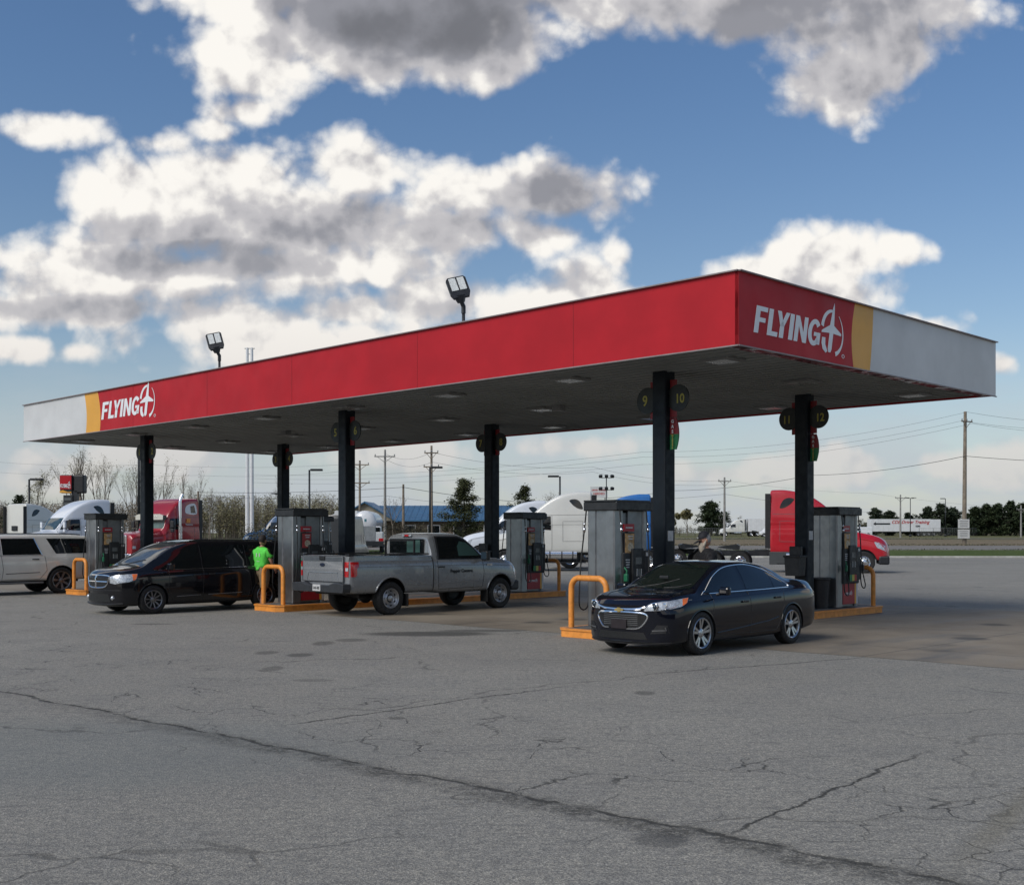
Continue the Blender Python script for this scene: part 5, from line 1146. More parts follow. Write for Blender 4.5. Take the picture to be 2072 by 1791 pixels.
tractor('semi_tractor', 'navy blue tractor far off left of the hidden pump', TBD, at(612, 110), R(181))
tractor('semi_tractor', 'deep red long nosed tractor with chrome stacks and sun visor', TRD, at(372, 68), R(243), classic=True)
tractor('semi_tractor', 'white tractor facing the camera between the suv and the red tractor', TWB, at(205, 74), R(228))
tractor('semi_tractor', 'white tractor seen from behind at the left edge', TW, at(33, 84), R(58))
put_text('lettering', '07', .34, M_('grey_trim'), bpy.data.objects['semi_tractor.002'], (2.70, 1.045, 2.98), (-1, 0, 0), (-.0, -.25, 1), bold=.004, extrude=.003)
# ------------------------------------------------------------------ flatbed service truck, tank trailer
def service():
    t = empty('service_truck', at(752, 104), R(95), 'white flatbed service truck with red tail lamps left of the blue roofed building', 'truck')
    b = MB(); b.box((.2, 0, 1.35), (1.9, 2.1, 1.15), bev=.12); b.box((.1, 0, 2.05), (1.5, 1.8, .7), bev=.15); b.build('cab', M_('soft_white'), t)
    b = MB(); b.box((-.68, 0, 2.08), (.05, 1.5, .45)); b.build('rear_window', M_('glass_dark'), t)
    b = MB(); b.box((-2.6, 0, 1.0), (3.6, 2.3, .16), bev=.02); b.box((-4.42, 0, .82), (.1, 2.3, .3)); b.build('flatbed', M_('dark_steel'), t)
    b = MB(); b.box((-3.2, .1, 1.75), (1.1, 1.1, 1.3), bev=.03); b.build('tool_box', mat('box_grey', (.28, .29, .30), .4, .4), t)
    for y in (-.95, .95):
        b = MB(); b.box((-4.3, y, 1.22), (.12, .42, .26), bev=.03); b.build('tail_light', M_('red_lamp'), t)
    for x in (.2, -3.3):
        for s_ in (-1, 1): make_wheel(t, x, s_*.95, .42, .25, .3, 'steel', s_)
    t2 = empty('tank_trailer', at(738, 124), R(92), 'white and silver tank trailer end with a round dish shape', 'trailer')
    b = MB(); b.lathe([(0, -.35), (.6, -.30), (1.05, -.12), (1.22, .1), (1.25, .4), (1.25, 9)], 'x', (-0.0, 0, 2.75), 28); b.build('tank', M_('white_paint'), t2)
    b = MB(); b.box((1, 0, 1.3), (3, 2.3, .9), bev=.05); b.build('rear_skirt', M_('black_plastic'), t2)
    b = MB(); b.box((-.345, -.1, 2.95), (.03, .22, .30), bev=.01); b.build('emblem', mat('emblem_teal', (.05, .18, .22), .5), t2)
    for s_ in (-1, 1):
        for x in (1.2, 2.5): make_wheel(t2, x, s_*.95, .51, .3, .5, 'truck', s_)
    t3 = empty('box_trailer', at(700, 128), R(92), 'pale box trailer partly hidden behind the post above the pickup bed', 'trailer')
    b = MB(); b.box((6, 0, 2.6), (12, 2.5, 2.8), bev=.03); b.build('cargo_box', M_('soft_white'), t3)
    b = MB(); b.box((-.03, 0, 3.0), (.04, 1.6, .6)); b.build('blue_panel', TB, t3)
    for s_ in (-1, 1):
        for x in (1.2, 2.5): make_wheel(t3, x, s_*.95, .51, .3, .5, 'truck', s_)
service()
# ------------------------------------------------------------------ far yard across the field
def trailer(loc, rz, L_, label, sign=None, arrow=False):
    t = empty('semi_trailer', loc, rz, label, 'trailer', 'white trailers in the yard across the field')
    b = MB(); b.box((L_/2, 0, 2.55), (L_, 2.5, 2.9), bev=.02); b.build('cargo_box', M_('white_paint'), t)
    b = MB()
    for x in np.arange(.6, L_, 1.2): b.box((x, -1.252, 2.55), (.04, .02, 2.8))
    b.build('side_rib', M_('soft_white'), t)
    b = MB(); b.box((L_/2, 0, .98), (L_-.4, 1.0, .2)); b.box((L_*.28, -.5, .55), (.1, .1, .9)); b.box((L_*.28, .5, .55), (.1, .1, .9)); b.build('chassis', M_('dark_steel'), t)
    for s_ in (-1, 1):
        for x in (L_-1.6, L_-2.9): make_wheel(t, x, s_*.95, .5, .25, .5, 'steel', s_)
    if sign:
        rd = mat('sign_red', (.45, .03, .03), .5); put_text('lettering', sign, 1.05, rd, t, (4.9, -1.275, 2.95), (1, 0, 0), (0, 0, 1), bold=.02, shear=.35, extrude=.005)
        put_text('phone_lettering', 'SEMI', .55, M_('post_navy'), t, (10.6, -1.275, 2.15), (1, 0, 0), (0, 0, 1), bold=.015, extrude=.005)
    if arrow:
        b = MB(); b.prism([(.6, 2.9), (1.25, 3.35), (1.15, 3.05), (4.6, 3.05), (4.6, 2.72), (1.15, 2.72), (1.25, 2.45)], (0, -1.27, 0), (1, 0, 0), (0, 0, 1), .01); b.build('arrow', M_('post_navy'), t)
    return t
zy = lambda y: zg(y)
trailer(at(1758, 272), R(2), 14.2, 'white trailer lettered with driver training and a dark arrow', 'CDL Driver Training', True)
trailer(at(1871, 281), R(2), 3.4, 'short white trailer end standing right of the lettered trailer')
trailer(at(1512, 262), R(-1), 8.0, 'white trailer hitched behind the small white tractor')
trailer(at(1566, 275), R(0), 9.0, 'white trailer farther right, half behind the bright red tractor')
o = tractor('semi_tractor', 'small distant white tractor across the field beside a power pole', TW, at(1505, 262), R(180), group='white trucks in the yard across the field')
def van(loc, rz, label, paint=None, name='white_van', group='white vans across the field', hk=1.0):
    paint = paint or M_('white_paint'); K = [(-2.6, .4, 1.2, .9, 2.0, .8), (-2.5, .35, 1.2, .98, 2.15, .85), (.9, .35, 1.2, 1.0, 2.15, .85), (1.5, .35, 1.2, .98, 1.75, .8), (2.0, .35, 1.1, .95, 1.25, .8), (2.5, .4, 1.0, .9, 1.08, .7), (2.6, .5, .9, .8, .95, .6)]
    K = [(a, b_, c, d, e if e < 1.3 else e*hk, f) for a, b_, c, d, e, f in K]
    t, bd, sk = vehicle(name, label, 'van', K, paint, (1.7, -1.6), .42, loc, rz, zax=.38, dx=.15, group=group)
    for md in 'LR': sk.panel('side_window', md, [(1.4, 1.3), (1.1, 1.8), (.4, 1.85), (.4, 1.3)], M_('glass_dark'), .006, .2)
    for x in (1.7, -1.6):
        for s_ in (-1, 1): make_wheel(t, x, s_*.85, .36, .23, .24, 'steel', s_)
    return t
van(at(1560, 252), R(180), 'white van parked in front of the small tractor trailer'); van(at(1740, 262), R(180), 'white van in front of the lettered trailer')
o = van(at(1930, 300), R(180), 'smallest white van just left of the tallest power pole'); o.scale = (.62, .7, .8)
van(at(697, 68), R(84), 'tall dark van end glimpsed beside the post behind the pickup bed', TK, 'dark_van', None, 1.36)
# chain link fence along the yard
def fence(x0, x1, y, label):
    t = empty('chain_fence', at((x0+x1)/2, y), 0, label, 'fence'); X0, X1 = (x0-1036)/2350*y, (x1-1036)/2350*y; c = (X0+X1)/2; n = int((X1-X0)/3)
    for i in range(n+1):
        b = MB(); b.cyl((X0-c+(X1-X0)*i/n, 0, 0), (X0-c+(X1-X0)*i/n, 0, 1.9), .04, n=5); b.build('fence_post', M_('dark_steel'), t)
    b = MB(); b.cyl((X0-c, 0, 1.88), (X1-c, 0, 1.88), .03, n=5)
    for q_ in range(9): b.cyl((X0-c, 0, .2+q_*.19), (X1-c, 0, .2+q_*.19), .012, n=4)
    for q_ in range(int((X1-X0)/.5)): b.cyl((X0-c+q_*.5, 0, .1), (X0-c+q_*.5, 0, 1.88), .01, n=4)
    b.build('mesh', mat('galv', (.25, .26, .26), .5, .5), t)
fence(1860, 1975, 262, 'thin chain link fence before the distant pines'); fence(1375, 1500, 268, 'thin chain link fence left of the small white tractor')
# signs
def pylon(px, y, label):
    t = empty('sign_pylon', at(px, y), R(0), label, 'sign')
    Z = lambda py: 1.93+(1078-py)/2350*y - zg(y)
    b = MB(); b.box((.45, .3, (Z(998)+.2)/2), (.5, .5, Z(998)+.2)); b.build('post', M_('dark_steel'), t)
    zc, hh = (Z(961)+Z(998))/2, Z(961)-Z(998)
    b = MB(); b.box((-.28, .3, zc), (1.16, .7, hh), bev=.12); cb = b.build('cabinet', M_('black_plastic'), t)
    b = MB(); b.box((-.30, -.07, zc+.14), (1.06, .06, hh-.42), bev=.02); fc = b.build('face', M_('fascia_red'), cb)
    b = MB(); b.prism([(-.53, 0), (.53, 0), (.53, .10), (.2, .08), (0, .16), (-.25, .26), (-.53, .18)], (-.30, -.11, Z(997.5)), (1, 0, 0), (0, 0, 1), -.01); b.build('flame_stripe', M_('fascia_yellow'), cb)
    flying_logo(fc, (-.78, -.115, Z(987)), (1, 0, 0), (0, 0, 1), .98, reg=False, th=.01, ys=1.8)
    b = MB(); b.box((-.10, .1, (Z(1003)+Z(1028))/2), (.85, .3, Z(1003)-Z(1030)), bev=.02); b.build('price_board', M_('dark_steel'), t)
    for q_ in range(3): b = MB(); b.box((-.12, -.06, Z(1010)-q_*.45), (.6, .02, .22)); b.build('price_panel', M_('screen_grey'), t)
    b = MB(); b.box((.82, .5, zc), (.98, .9, hh), bev=.12); b.build('cabinet', M_('black_plastic'), t)
pylon(140, 106, 'red and black road sign on a dark post above the white tractors')
def towersign():
    t = empty('high_rise_sign', at(505, 185), R(0), 'tall twin white tube sign poles rising behind the canopy', 'sign pole')
    for s_ in (-1, 1):
        b = MB(); b.cyl((s_*.36, 0, 0), (s_*.36, 0, 9), .36, .30, n=14); b.cyl((s_*.36, 0, 9), (s_*.36, 0, 30.6), .30, .22, n=14); b.build('pole', M_('white_paint'), t)
        b = MB(); b.box((s_*.42, 0, 30.5), (.75, .3, .12)); b.build('bracket', M_('soft_white'), t)
    b = MB(); b.box((0, 0, 29.6), (.8, .12, .12)); b.build('cross_tie', M_('soft_white'), t)
towersign()
t = empty('billboard', at(1212, 230), 0, 'small white lettered board on posts behind the cream white tractor', 'sign')
b = MB(); b.box((0, 0, 9.0), (3.4, .2, 2.2), bev=.02); bb_ = b.build('board', M_('soft_white'), t)
b = MB(); b.box((-1.2, .1, 4), (.15, .15, 8)); b.box((1.2, .1, 4), (.15, .15, 8)); b.build('legs', M_('dark_steel'), t)
for i, w_ in enumerate(('DRIVER TRAINEES', 'NEEDED')): put_text('lettering', w_, .42 if i == 0 else .6, M_('sign_red'), bb_, (0, -.11, 9.25-.75*i), (1, 0, 0), (0, 0, 1), bold=.012, align='CENTER', xscale=.85 if i == 0 else 1)
t = empty('post_sign', at(1950, 137.5), 0, 'pair of small white notice boards on the tallest power pole', 'sign')
for q_, z in enumerate((2.55, 1.35)):
    b = MB(); b.box((0, 0, z), (1.35 if q_ == 0 else 1.4, .04, 1.08), bev=.01); nb = b.build('notice_board', M_('sticker'), t)
    for k_ in range(4): b = MB(); b.box((0, -.025, z+.32-.2*k_), (1.0-.12*(k_ % 2), .01, .05)); b.build('text_line', M_('grey_trim'), nb)
# ------------------------------------------------------------------ blue roofed building
def building():
    t = empty('blue_roof_building', at(892, 165), R(-3), 'low building with a long blue metal roof and tan walls', 'building')
    W_, D_ = 22.5, 12; x0, x1 = -11.8, 11.2; ez, rz_ = 3.2, 5.3
    wl = mat('tan_siding', (.30, .27, .21), .8, 0, .12, 1); rf = mat('blue_roof', (.045, .13, .24), .4, .2, .1, .6)
    b = MB(); b.box(((x0+x1)/2, D_/2, ez/2), (x1-x0, D_, ez)); b.build('wall', mat('brown_brick', (.10, .08, .06), .9, 0, .25, 2, bump=.3), t)
    b = MB(); b.prism([(0, ez), (D_, ez), (D_/2, rz_+.1)], (x0, 0, 0), (0, 1, 0), (0, 0, 1), .15); b.build('gable', wl, t)
    b = MB()
    for s_ in (0, 1):
        y0, y1 = (-.7, D_/2) if s_ == 0 else (D_+.7, D_/2)
        b.grid([[(x0-.6, y0, ez-.1), (x1+.6, y0, ez-.1)], [(x0-.6, y1, rz_), (x1+.6, y1, rz_)]], smooth=False)
        b.grid([[(x0-.6, y0, ez-.28), (x1+.6, y0, ez-.28)], [(x0-.6, y1, rz_-.18), (x1+.6, y1, rz_-.18)]], smooth=False)
        b.box(((x0+x1)/2, y0, ez-.19), (x1-x0+1.2, .1, .2))
        for q_ in range(28): b.tube([(x0-.4+q_*(x1-x0+.9)/28, y0, ez-.08), (x0-.4+q_*(x1-x0+.9)/28, y1, rz_+.02)], .03, 4)
    b.build('roof', rf, t)
    # front gable porch toward the left and one dormer at right
    b = MB(); b.prism([(-4.2, ez-.2), (4.2, ez-.2), (0, rz_+.25)], (x0+1.2, -1.4, 0), (1, 0, 0), (0, 0, 1), -5.5); b.build('porch_gable', wl, t)
    for sx in (-1, 1):
        b = MB(); b.grid([[(x0+1.2+sx*4.7, -1.9, ez-.3), (x0+1.2+sx*4.7, D_/2, ez-.3)], [(x0+1.2, -1.9, rz_+.42), (x0+1.2, D_/2, rz_+.42)]], smooth=False); b.grid([[(x0+1.2+sx*4.7, -1.9, ez-.5), (x0+1.2+sx*4.7, D_/2, ez-.5)], [(x0+1.2, -1.9, rz_+.22), (x0+1.2, D_/2, rz_+.22)]], smooth=False); b.tube([(x0+1.2+sx*4.7, -1.9, ez-.4), (x0+1.2, -1.9, rz_+.32)], .12, 4); b.build('porch_roof', rf, t)
    for x, w_ in ((-4.5, 1.6), (-1.0, 1.6), (3.2, 2.6), (7.0, 1.6)):
        b = MB(); b.box((x, -.02, 1.5), (w_+.2, .06, 1.8)); wf = b.build('window', M_('soft_white'), t); b = MB(); b.box((x, -.07, 1.5), (w_, .05, 1.6)); b.build('pane', M_('glass_dark'), wf)
building()
b = MB(); b.box((0, 0, 1.3), (5.5, 3, 2.6)); b.prism([(-3, 2.6), (3, 2.6), (0, 4.0)], (0, -1.6, 0), (1, 0, 0), (0, 0, 1), -3.2); o = b.build('shed', M_('soft_white'), None, at(686, 150)); tag(o, 'small pale gabled shed seen over the pickup pump', 'shed')
# ------------------------------------------------------------------ light poles, power poles, wires
def lightpole(px, y, ytop, kind, label):
    z1 = 1.93+(1078-ytop)/2350*y - zg(y); t = empty('light_pole', at(px, y), 0, label, 'light pole', 'dark parking lot light poles')
    b = MB(); b.cyl((0, 0, .5), (0, 0, z1), .10, .08, n=8); b.cyl((0, 0, 0), (0, 0, .5), .28, n=10); b.build('pole', M_('dark_steel'), t)
    b = MB()
    if kind == 'T':
        b.box((0, 0, z1-.02), (1.6, .08, .08)); b.build('cross_bar', M_('dark_steel'), t)
        for s_ in (-1, 1): b = MB(); b.box((s_*.75, 0, z1+.07), (1.0, .45, .12), bev=.03); b.build('lamp_head', M_('dark_steel'), t)
        return
    elif kind == 'mast':
        for q_ in range(2):
            b = MB(); b.cyl((-.9, 0, z1-q_*2.0), (.9, 0, z1-q_*2.0), .05, n=6); b.build('cross_bar', M_('dark_steel'), t)
            for s_ in (-1, 0, 1): b = MB(); b.box((s_*.95, -.1, z1+.25-q_*2.0), (.55, .5, .45), (R(30), 0, R(25*s_)), bev=.08); b.build('lamp_head', M_('dark_steel'), t)
        return
    else:
        s_ = 1 if kind == 'R' else -1; b.box((s_*.62, 0, z1), (1.05, .42, .18), bev=.05)
    b.build('lamp_head', M_('dark_steel'), t)
for a in ((59, 96, 970, 'R', 'dark light pole left of the red and black road sign'), (281, 88, 800, 'R', 'tall dark light pole left of post one, top hidden by the canopy'), (626, 100, 951, 'R', 'dark light pole above the farthest pump'),
          (569, 150, 1000, 'T', 'short dark light pole with a double head near the navy tractor'), (870, 105, 946, 'R', 'dark light pole in front of the wooden pole above the blue roof'), (1133, 110, 964, 'L', 'dark light pole above the cream white tractor'),
          (1227, 190, 967, 'mast', 'mast of clustered flood lights behind the bright blue tractor'), (1842, 250, 1008, 'T', 'double headed dark light pole in front of the lettered trailer'), (1913, 262, 1009, 'L', 'single headed dark light pole by the pines at right')): lightpole(*a)
mat('pole_wood', (.20, .165, .125), .9, 0, .25, 3, bump=.4); mat('pole_grey', (.24, .235, .22), .9, 0, .2, 3)
PTOP = {}
def powerpole(key, px, y, ytop, label, arms=((.5, 1.2),), m='pole_grey', lean=0.0, r=.16, rot=0.0):
    z1 = 1.93+(1078-ytop)/2350*y - zg(y); p = at(px, y); t = empty('power_pole', p, R(rot), label, 'power pole', 'wooden power poles'); t.rotation_euler[1] = R(lean)
    b = MB(); b.tube([(0, 0, -.2), (0, 0, z1*.5), (0, 0, z1)], [r*1.25, r*1.05, r*.8], 9); b.build('pole', M_(m), t)
    for dz, hw in arms:
        b = MB(); b.box((0, -r*1.2, z1-dz), (2*hw, .12, .14)); b.tube([(-hw*.75, -r*1.2, z1-dz), (0, -r*.9, z1-dz-.75)], .035, 5); b.tube([(hw*.75, -r*1.2, z1-dz), (0, -r*.9, z1-dz-.75)], .035, 5); ca = b.build('crossarm', M_(m), t)
        for x in (-hw*.92, hw*.92, 0 if dz > .4 else hw*.5):
            b = MB(); b.cyl((x, -r*1.2, z1-dz+.06), (x, -r*1.2, z1-dz+.30), .05, .08, n=7); b.build('insulator', M_('galv'), ca)
    PTOP[key] = Vector((p.x, p.y, p.z+z1)); return t
powerpole('A', 1951, 138, 833, 'tallest weathered power pole at right with a short crossarm', ((1.2, .85),), 'pole_wood', .6, .22, 25)
powerpole('B', 1466, 172, 966, 'grey power pole between the right posts behind the bearded man', ((.6, .95),))
powerpole('C', 1822, 232, 1001, 'grey power pole in front of the lettered trailer', ((.7, 1.1),))
powerpole('D', 2066, 236, 1022, 'grey power pole at the right edge', ((.9, 1.0),))
powerpole('E', 779, 150, 910, 'grey power pole rising left over the blue roof', ((.9, 1.35),))
powerpole('F', 873, 142, 902, 'power pole with two crossarm levels over the blue roof', ((.9, .85), (2.6, .95)), 'pole_wood')
powerpole('G', 816, 135, 980, 'short dark service pole between the two taller poles', (), 'pole_wood', r=.15)
powerpole('H', 728, 160, 932, 'pole showing two crossarms just right of post five', ((.6, 1.3), (3.1, 1.4)), 'pole_wood')
powerpole('I', 401, 150, 994, 'thin power pole above the red long nosed tractor', (), 'pole_wood')
powerpole('J', 163, 120, 1006, 'short stub pole beside the road sign above the tractors', (), 'pole_wood')
def wire(pts, sag, label, r=.022):
    b = MB()
    for p, q_ in zip(pts, pts[1:]):
        p, q_ = Vector(p), Vector(q_); n = 14
        b.tube([p.lerp(q_, i/n) - Vector((0, 0, sag*4*(i/n)*(1-i/n))) for i in range(n+1)], r, 4, cap=False)
    tag(b.build('power_line', M_('dark_steel')), label, 'power line', 'overhead power lines')
def W_(px, py, y): return Vector(((px-1036)/2350*y, y, 1.93+(1078-py)/2350*y))
wire([W_(2400, 932, 150), W_(1953, 923, 137.6), W_(1640, 962, 170), W_(1362, 993, 200), W_(1100, 1012, 230)], .5, 'thickest dark cable running left from halfway down the tallest pole', .035)
wire([W_(2400, 838, 150), W_(1957, 834, 137), W_(1300, 915, 150), W_(500, 960, 220)], 1.2, 'topmost thin wire leaving the tallest pole', .016)
wire([W_(2400, 848, 150), W_(1945, 852, 137), W_(1300, 925, 150), W_(500, 968, 220)], 1.2, 'thin wire leaving the left tip of the tallest pole crossarm', .016)
wire([W_(2400, 858, 150), W_(1968, 857, 137), W_(1300, 940, 160), W_(500, 976, 220)], 1.2, 'thin wire leaving the right tip of the tallest pole crossarm', .016)
wire([W_(1466, 972, 172), W_(1760, 998, 225), W_(2066, 1028, 236)], .4, 'thin wire from the grey pole behind the bearded man to the right', .014)
wire([W_(1150, 1016, 172), W_(1466, 1000, 172), W_(1800, 1040, 240)], .3, 'pair of service wires crossing the grey pole behind the bearded man', .022)
wire([W_(779, 918, 149), W_(872, 915, 141), W_(1200, 945, 160), W_(1466, 972, 171)], .8, 'wire joining the poles over the blue roof with the pole at right', .016)
wire([W_(779, 928, 149), W_(874, 935, 141), W_(1200, 955, 160), W_(1466, 980, 171)], .8, 'lower wire joining the poles over the blue roof', .016)
wire([W_(401, 996, 149), W_(816, 986, 134.8), W_(1100, 1018, 150)], .3, 'dark service cable crossing in front of the blue roofed building', .03)
wire([W_(401, 1002, 149), W_(780, 1003, 150), W_(1100, 1022, 150)], .5, 'second service cable just below the first over the blue roof', .02)
wire([W_(-60, 952, 180), W_(400, 962, 180), W_(728, 950, 160)], .5, 'faint wire crossing the sky at the far left', .014)
wire([W_(-60, 930, 180), W_(300, 940, 170), W_(728, 938, 160)], .5, 'upper faint wire crossing the sky at the far left', .014)
# ------------------------------------------------------------------ vegetation
mat('bark', (.17, .145, .115), .95, 0, .25, 4); mat('bark_dark', (.06, .05, .04), .95, 0, .25, 4)
def leafmat(name, c0, c1, tr=.15):
    m = bpy.data.materials.new(name); m.use_nodes = True; k = NG(m.node_tree); b = m.node_tree.nodes['Principled BSDF']
    P = k.n('ShaderNodeTexCoord').outputs['Object']; f = k.m('ADD', k.m('MULTIPLY', k.noise(P, .7, 3), .6), k.m('MULTIPLY', k.noise(P, 6, 2), .4))
    k.put(b.inputs['Base Color'], k.mix(k.step(f, .35, .65), c0, c1)); b.inputs['Roughness'].default_value = .85; b.inputs['Specular IOR Level'].default_value = .15
    MATS[name] = m; return m
leafmat('pine_green', (.018, .030, .016), (.050, .066, .030)); leafmat('pine_far', (.022, .034, .022), (.052, .066, .038)); leafmat('pine_olive', (.030, .040, .018), (.085, .090, .042)); leafmat('bud_green', (.16, .145, .075), (.27, .25, .13)); leafmat('bud_tan', (.16, .13, .09), (.26, .22, .15)); leafmat('scrub', (.07, .065, .04), (.13, .12, .075))
def leaves(b, pts, size, rnd, flat=.5):
    for p in pts:
        a = rnd.uniform(0, 6.283); t = Vector((math.cos(a), math.sin(a), rnd.uniform(-flat, flat))); w = t.cross(Vector((rnd.uniform(-1, 1), rnd.uniform(-1, 1), 1))).normalized(); s = size*rnd.uniform(.5, 1.3)
        f = b.bm.faces.new([b.bm.verts.new(p + t*s), b.bm.verts.new(p + w*s*.55), b.bm.verts.new(p - t*s*.8), b.bm.verts.new(p - w*s*.55)]); f.material_index = b.cur
def limbs(b, rnd, p, d, L_, r, depth, ends, spread=.5, up=.25, nn=3):
    mid = p + d*L_*.5 + Vector((rnd.uniform(-1, 1), rnd.uniform(-1, 1), 0))*L_*.05; e = p + d*L_
    b.tube([p, mid, e], [r*.75, r*.6, r*.45], 5 if r > .04 else 3, cap=False)
    if depth == 0: ends.append((e, d)); return
    for i in range(nn):
        f = rnd.uniform(.45, 1.0); nd = (d + Vector((rnd.uniform(-1, 1), rnd.uniform(-1, 1), rnd.uniform(-.3, .5)))*spread + Vector((0, 0, up))).normalized()
        limbs(b, rnd, p.lerp(e, f), nd, L_*rnd.uniform(.5, .78), r*.5, depth-1, ends, spread, up, nn)
def bare_tree(px, y, h, seed, label, bud='bud_green', nleaf=500, spread=.55, wid=1.0, lsz=.10, trunks=1, cat='tree'):
    rnd = random.Random(seed); t = empty('bare_tree' if nleaf < 3000 else 'budding_tree', at(px, y), 0, label, cat, 'trees coming into leaf behind the lot'); b = MB(); ends = []
    for q_ in range(trunks):
        limbs(b, rnd, Vector((rnd.uniform(-.3, .3)*trunks*.5, 0, -.1)), Vector((rnd.uniform(-.14, .14)*trunks*.7, 0, 1)).normalized(), h*.36, h*.014+.03, 5 if trunks < 3 else 4, ends, spread, .28)
    zm = max(e[0].z for e in ends); k_ = h/zm
    for v in b.bm.verts: v.co = Vector((v.co.x*k_*wid, v.co.y*k_*wid, v.co.z*k_))
    b.build('trunk', M_('bark'), t, recalc=False)
    b = MB(); E = [Vector((e[0].x*k_*wid, e[0].y*k_*wid, e[0].z*k_)) for e in ends]
    leaves(b, [rnd.choice(E) + Vector([rnd.gauss(0, h*.022) for _ in range(3)]) for _ in range(int(nleaf*1.8))], lsz, rnd); b.build('crown', M_(bud), t, recalc=False); return t
def pine(px, y, h, w, seed, label, m='pine_green', n=2600, base=.12, sparse=False, lsz=.30):
    rnd = random.Random(seed); t = empty('pine_tree', at(px, y), 0, label, 'pine tree', 'evergreen pines'); b = MB(); b.tube([(0, 0, -.1), (.1, 0, h*.5), (0, 0, h*.97)], [h*.022+.05, h*.014, .02], 7)
    tips = []
    nb = 46 if not sparse else 40
    for i in range(nb):
        f = base + (1-base)*(i/nb)**.9; z = h*f; ln = w*(1-f)**.62*rnd.uniform(.35, 1.18)*(1 if f > base+.08 else .8); a = rnd.uniform(0, 6.283)
        e = Vector((math.cos(a)*ln, math.sin(a)*ln, z + ln*rnd.uniform(.0, .35))); b.tube([(0, 0, z), e*.5 + Vector((0, 0, z*.5-ln*.03)), e], [.05, .035, .015], 4, cap=False)
        for s_ in range(5): tips.append(Vector((0, 0, z)).lerp(e, .35+.16*s_) + Vector([rnd.gauss(0, ln*.07) for _ in range(3)]))
    b.build('trunk', M_('bark_dark'), t, recalc=False); b = MB(); pts = []
    for _ in range(n):
        c = rnd.choice(tips); pts.append(c + Vector((rnd.gauss(0, .06*w+.05), rnd.gauss(0, .06*w+.05), rnd.gauss(0, .035*w+.05))))
    leaves(b, pts, lsz, rnd, .8); b.build('crown', M_(m), t, recalc=False); return t
Hh = lambda y, ytop: 1.93+(1078-ytop)/2350*y - zg(y)
bare_tree(82, 150, Hh(150, 944), 3, 'rounded budding tree above the first white tractor', nleaf=900, wid=.8, trunks=1)
bare_tree(170, 155, Hh(155, 905), 4, 'tall thin budding tree just right of the road sign', nleaf=420, wid=.95, trunks=3, spread=.5)
bare_tree(205, 160, Hh(160, 918), 5, 'tall thin tree farther right of the road sign', nleaf=380, wid=.85, trunks=2, spread=.5)
bare_tree(268, 150, Hh(150, 925), 6, 'tall thin tree left of the leftmost post', nleaf=300, wid=.85, trunks=2, spread=.5)
bare_tree(325, 152, Hh(152, 924), 7, 'pale tall tree right of the leftmost post', nleaf=360, wid=.75, trunks=2, spread=.5)
bare_tree(390, 165, Hh(165, 940), 8, 'sparse tree above the chrome stack of the red tractor', 'bud_tan', nleaf=180, wid=.8, trunks=3, spread=.5)
bare_tree(425, 175, Hh(175, 985), 18, 'small sparse tree left of the tall sign poles', 'bud_tan', nleaf=150, wid=.6, trunks=2)
bare_tree(578, 200, Hh(200, 965), 9, 'faint bare tree behind the post by the green shirted man', 'bud_tan', nleaf=150, wid=.7)
bare_tree(795, 150, Hh(150, 1002), 10, 'bare ornamental tree in front of the blue roof', 'bud_tan', nleaf=60, wid=1.1, spread=.7)
bare_tree(1102, 170, Hh(170, 990), 11, 'bare spreading tree left of the cream white tractor roof', 'bud_tan', nleaf=60, wid=1.2, spread=.7)
bare_tree(1390, 300, Hh(300, 1031), 12, 'pale budding tree beside post nine', nleaf=3200, wid=1.2, lsz=.32); bare_tree(1500, 300, Hh(300, 1044), 13, 'grey bare tree right of the broad pine', 'bud_tan', nleaf=500, wid=1.2)
bare_tree(1900, 330, Hh(330, 1020), 14, 'pale bare crown behind the single headed light pole', nleaf=400, wid=.8); bare_tree(1745, 320, Hh(320, 1052), 15, 'bare tree right of the last fuel pump', 'bud_tan', nleaf=400, wid=1.2)
bare_tree(1360, 310, Hh(310, 1040), 16, 'tan budding tree peeping left of post nine', nleaf=1800, wid=1.0, lsz=.3)
pine(938, 138, Hh(138, 972), 4.3, 21, 'open branched pine at the right end of the blue roof', m='pine_olive', n=11000, sparse=True, lsz=.13)
pine(1062, 150, Hh(150, 984), 2.9, 22, 'small pine behind the white tractor numbered seven', m='pine_olive', n=6000, sparse=True, lsz=.13)
pine(40, 150, Hh(150, 1003), 3.0, 23, 'small dark pine over the leftmost tractor', n=3000, lsz=.16)
pine(1440, 290, Hh(290, 1018), 6.4, 24, 'broad dark pine right of post nine', n=10000, base=.04, lsz=.27)
P_ = [(1772, 300, 1030, 4.2), (1800, 305, 1036, 4.2), (1838, 310, 1040, 4.0), (1876, 300, 1028, 4.6), (1905, 296, 1022, 5.2), (1930, 300, 1030, 5.0)]
LB = ['dark pine just right of the last pump', 'second pine right of the last pump', 'low pine behind the lettered trailer', 'dark pine behind the double headed light pole', 'tallest pine left of the tall power pole', 'pine touching the left of the tall power pole']
for i, (px, y, yt, w) in enumerate(P_): pine(px, y, Hh(y, yt), w, 30+i, LB[i], 'pine_far', 7000, .03, lsz=.27)
P_ = [(1972, 290, 1028, 4.6), (1996, 292, 1022, 4.6), (2020, 290, 1021, 4.6), (2044, 294, 1016, 4.6), (2068, 290, 1020, 4.6), (2092, 290, 1018, 4.6)]
LB = ['pine next right of the tall power pole', 'second pine right of the tall power pole', 'middle pine of the dark right hand row', 'highest pine of the dark right hand row', 'pine behind the pole at the right edge', 'last pine cut by the right edge']
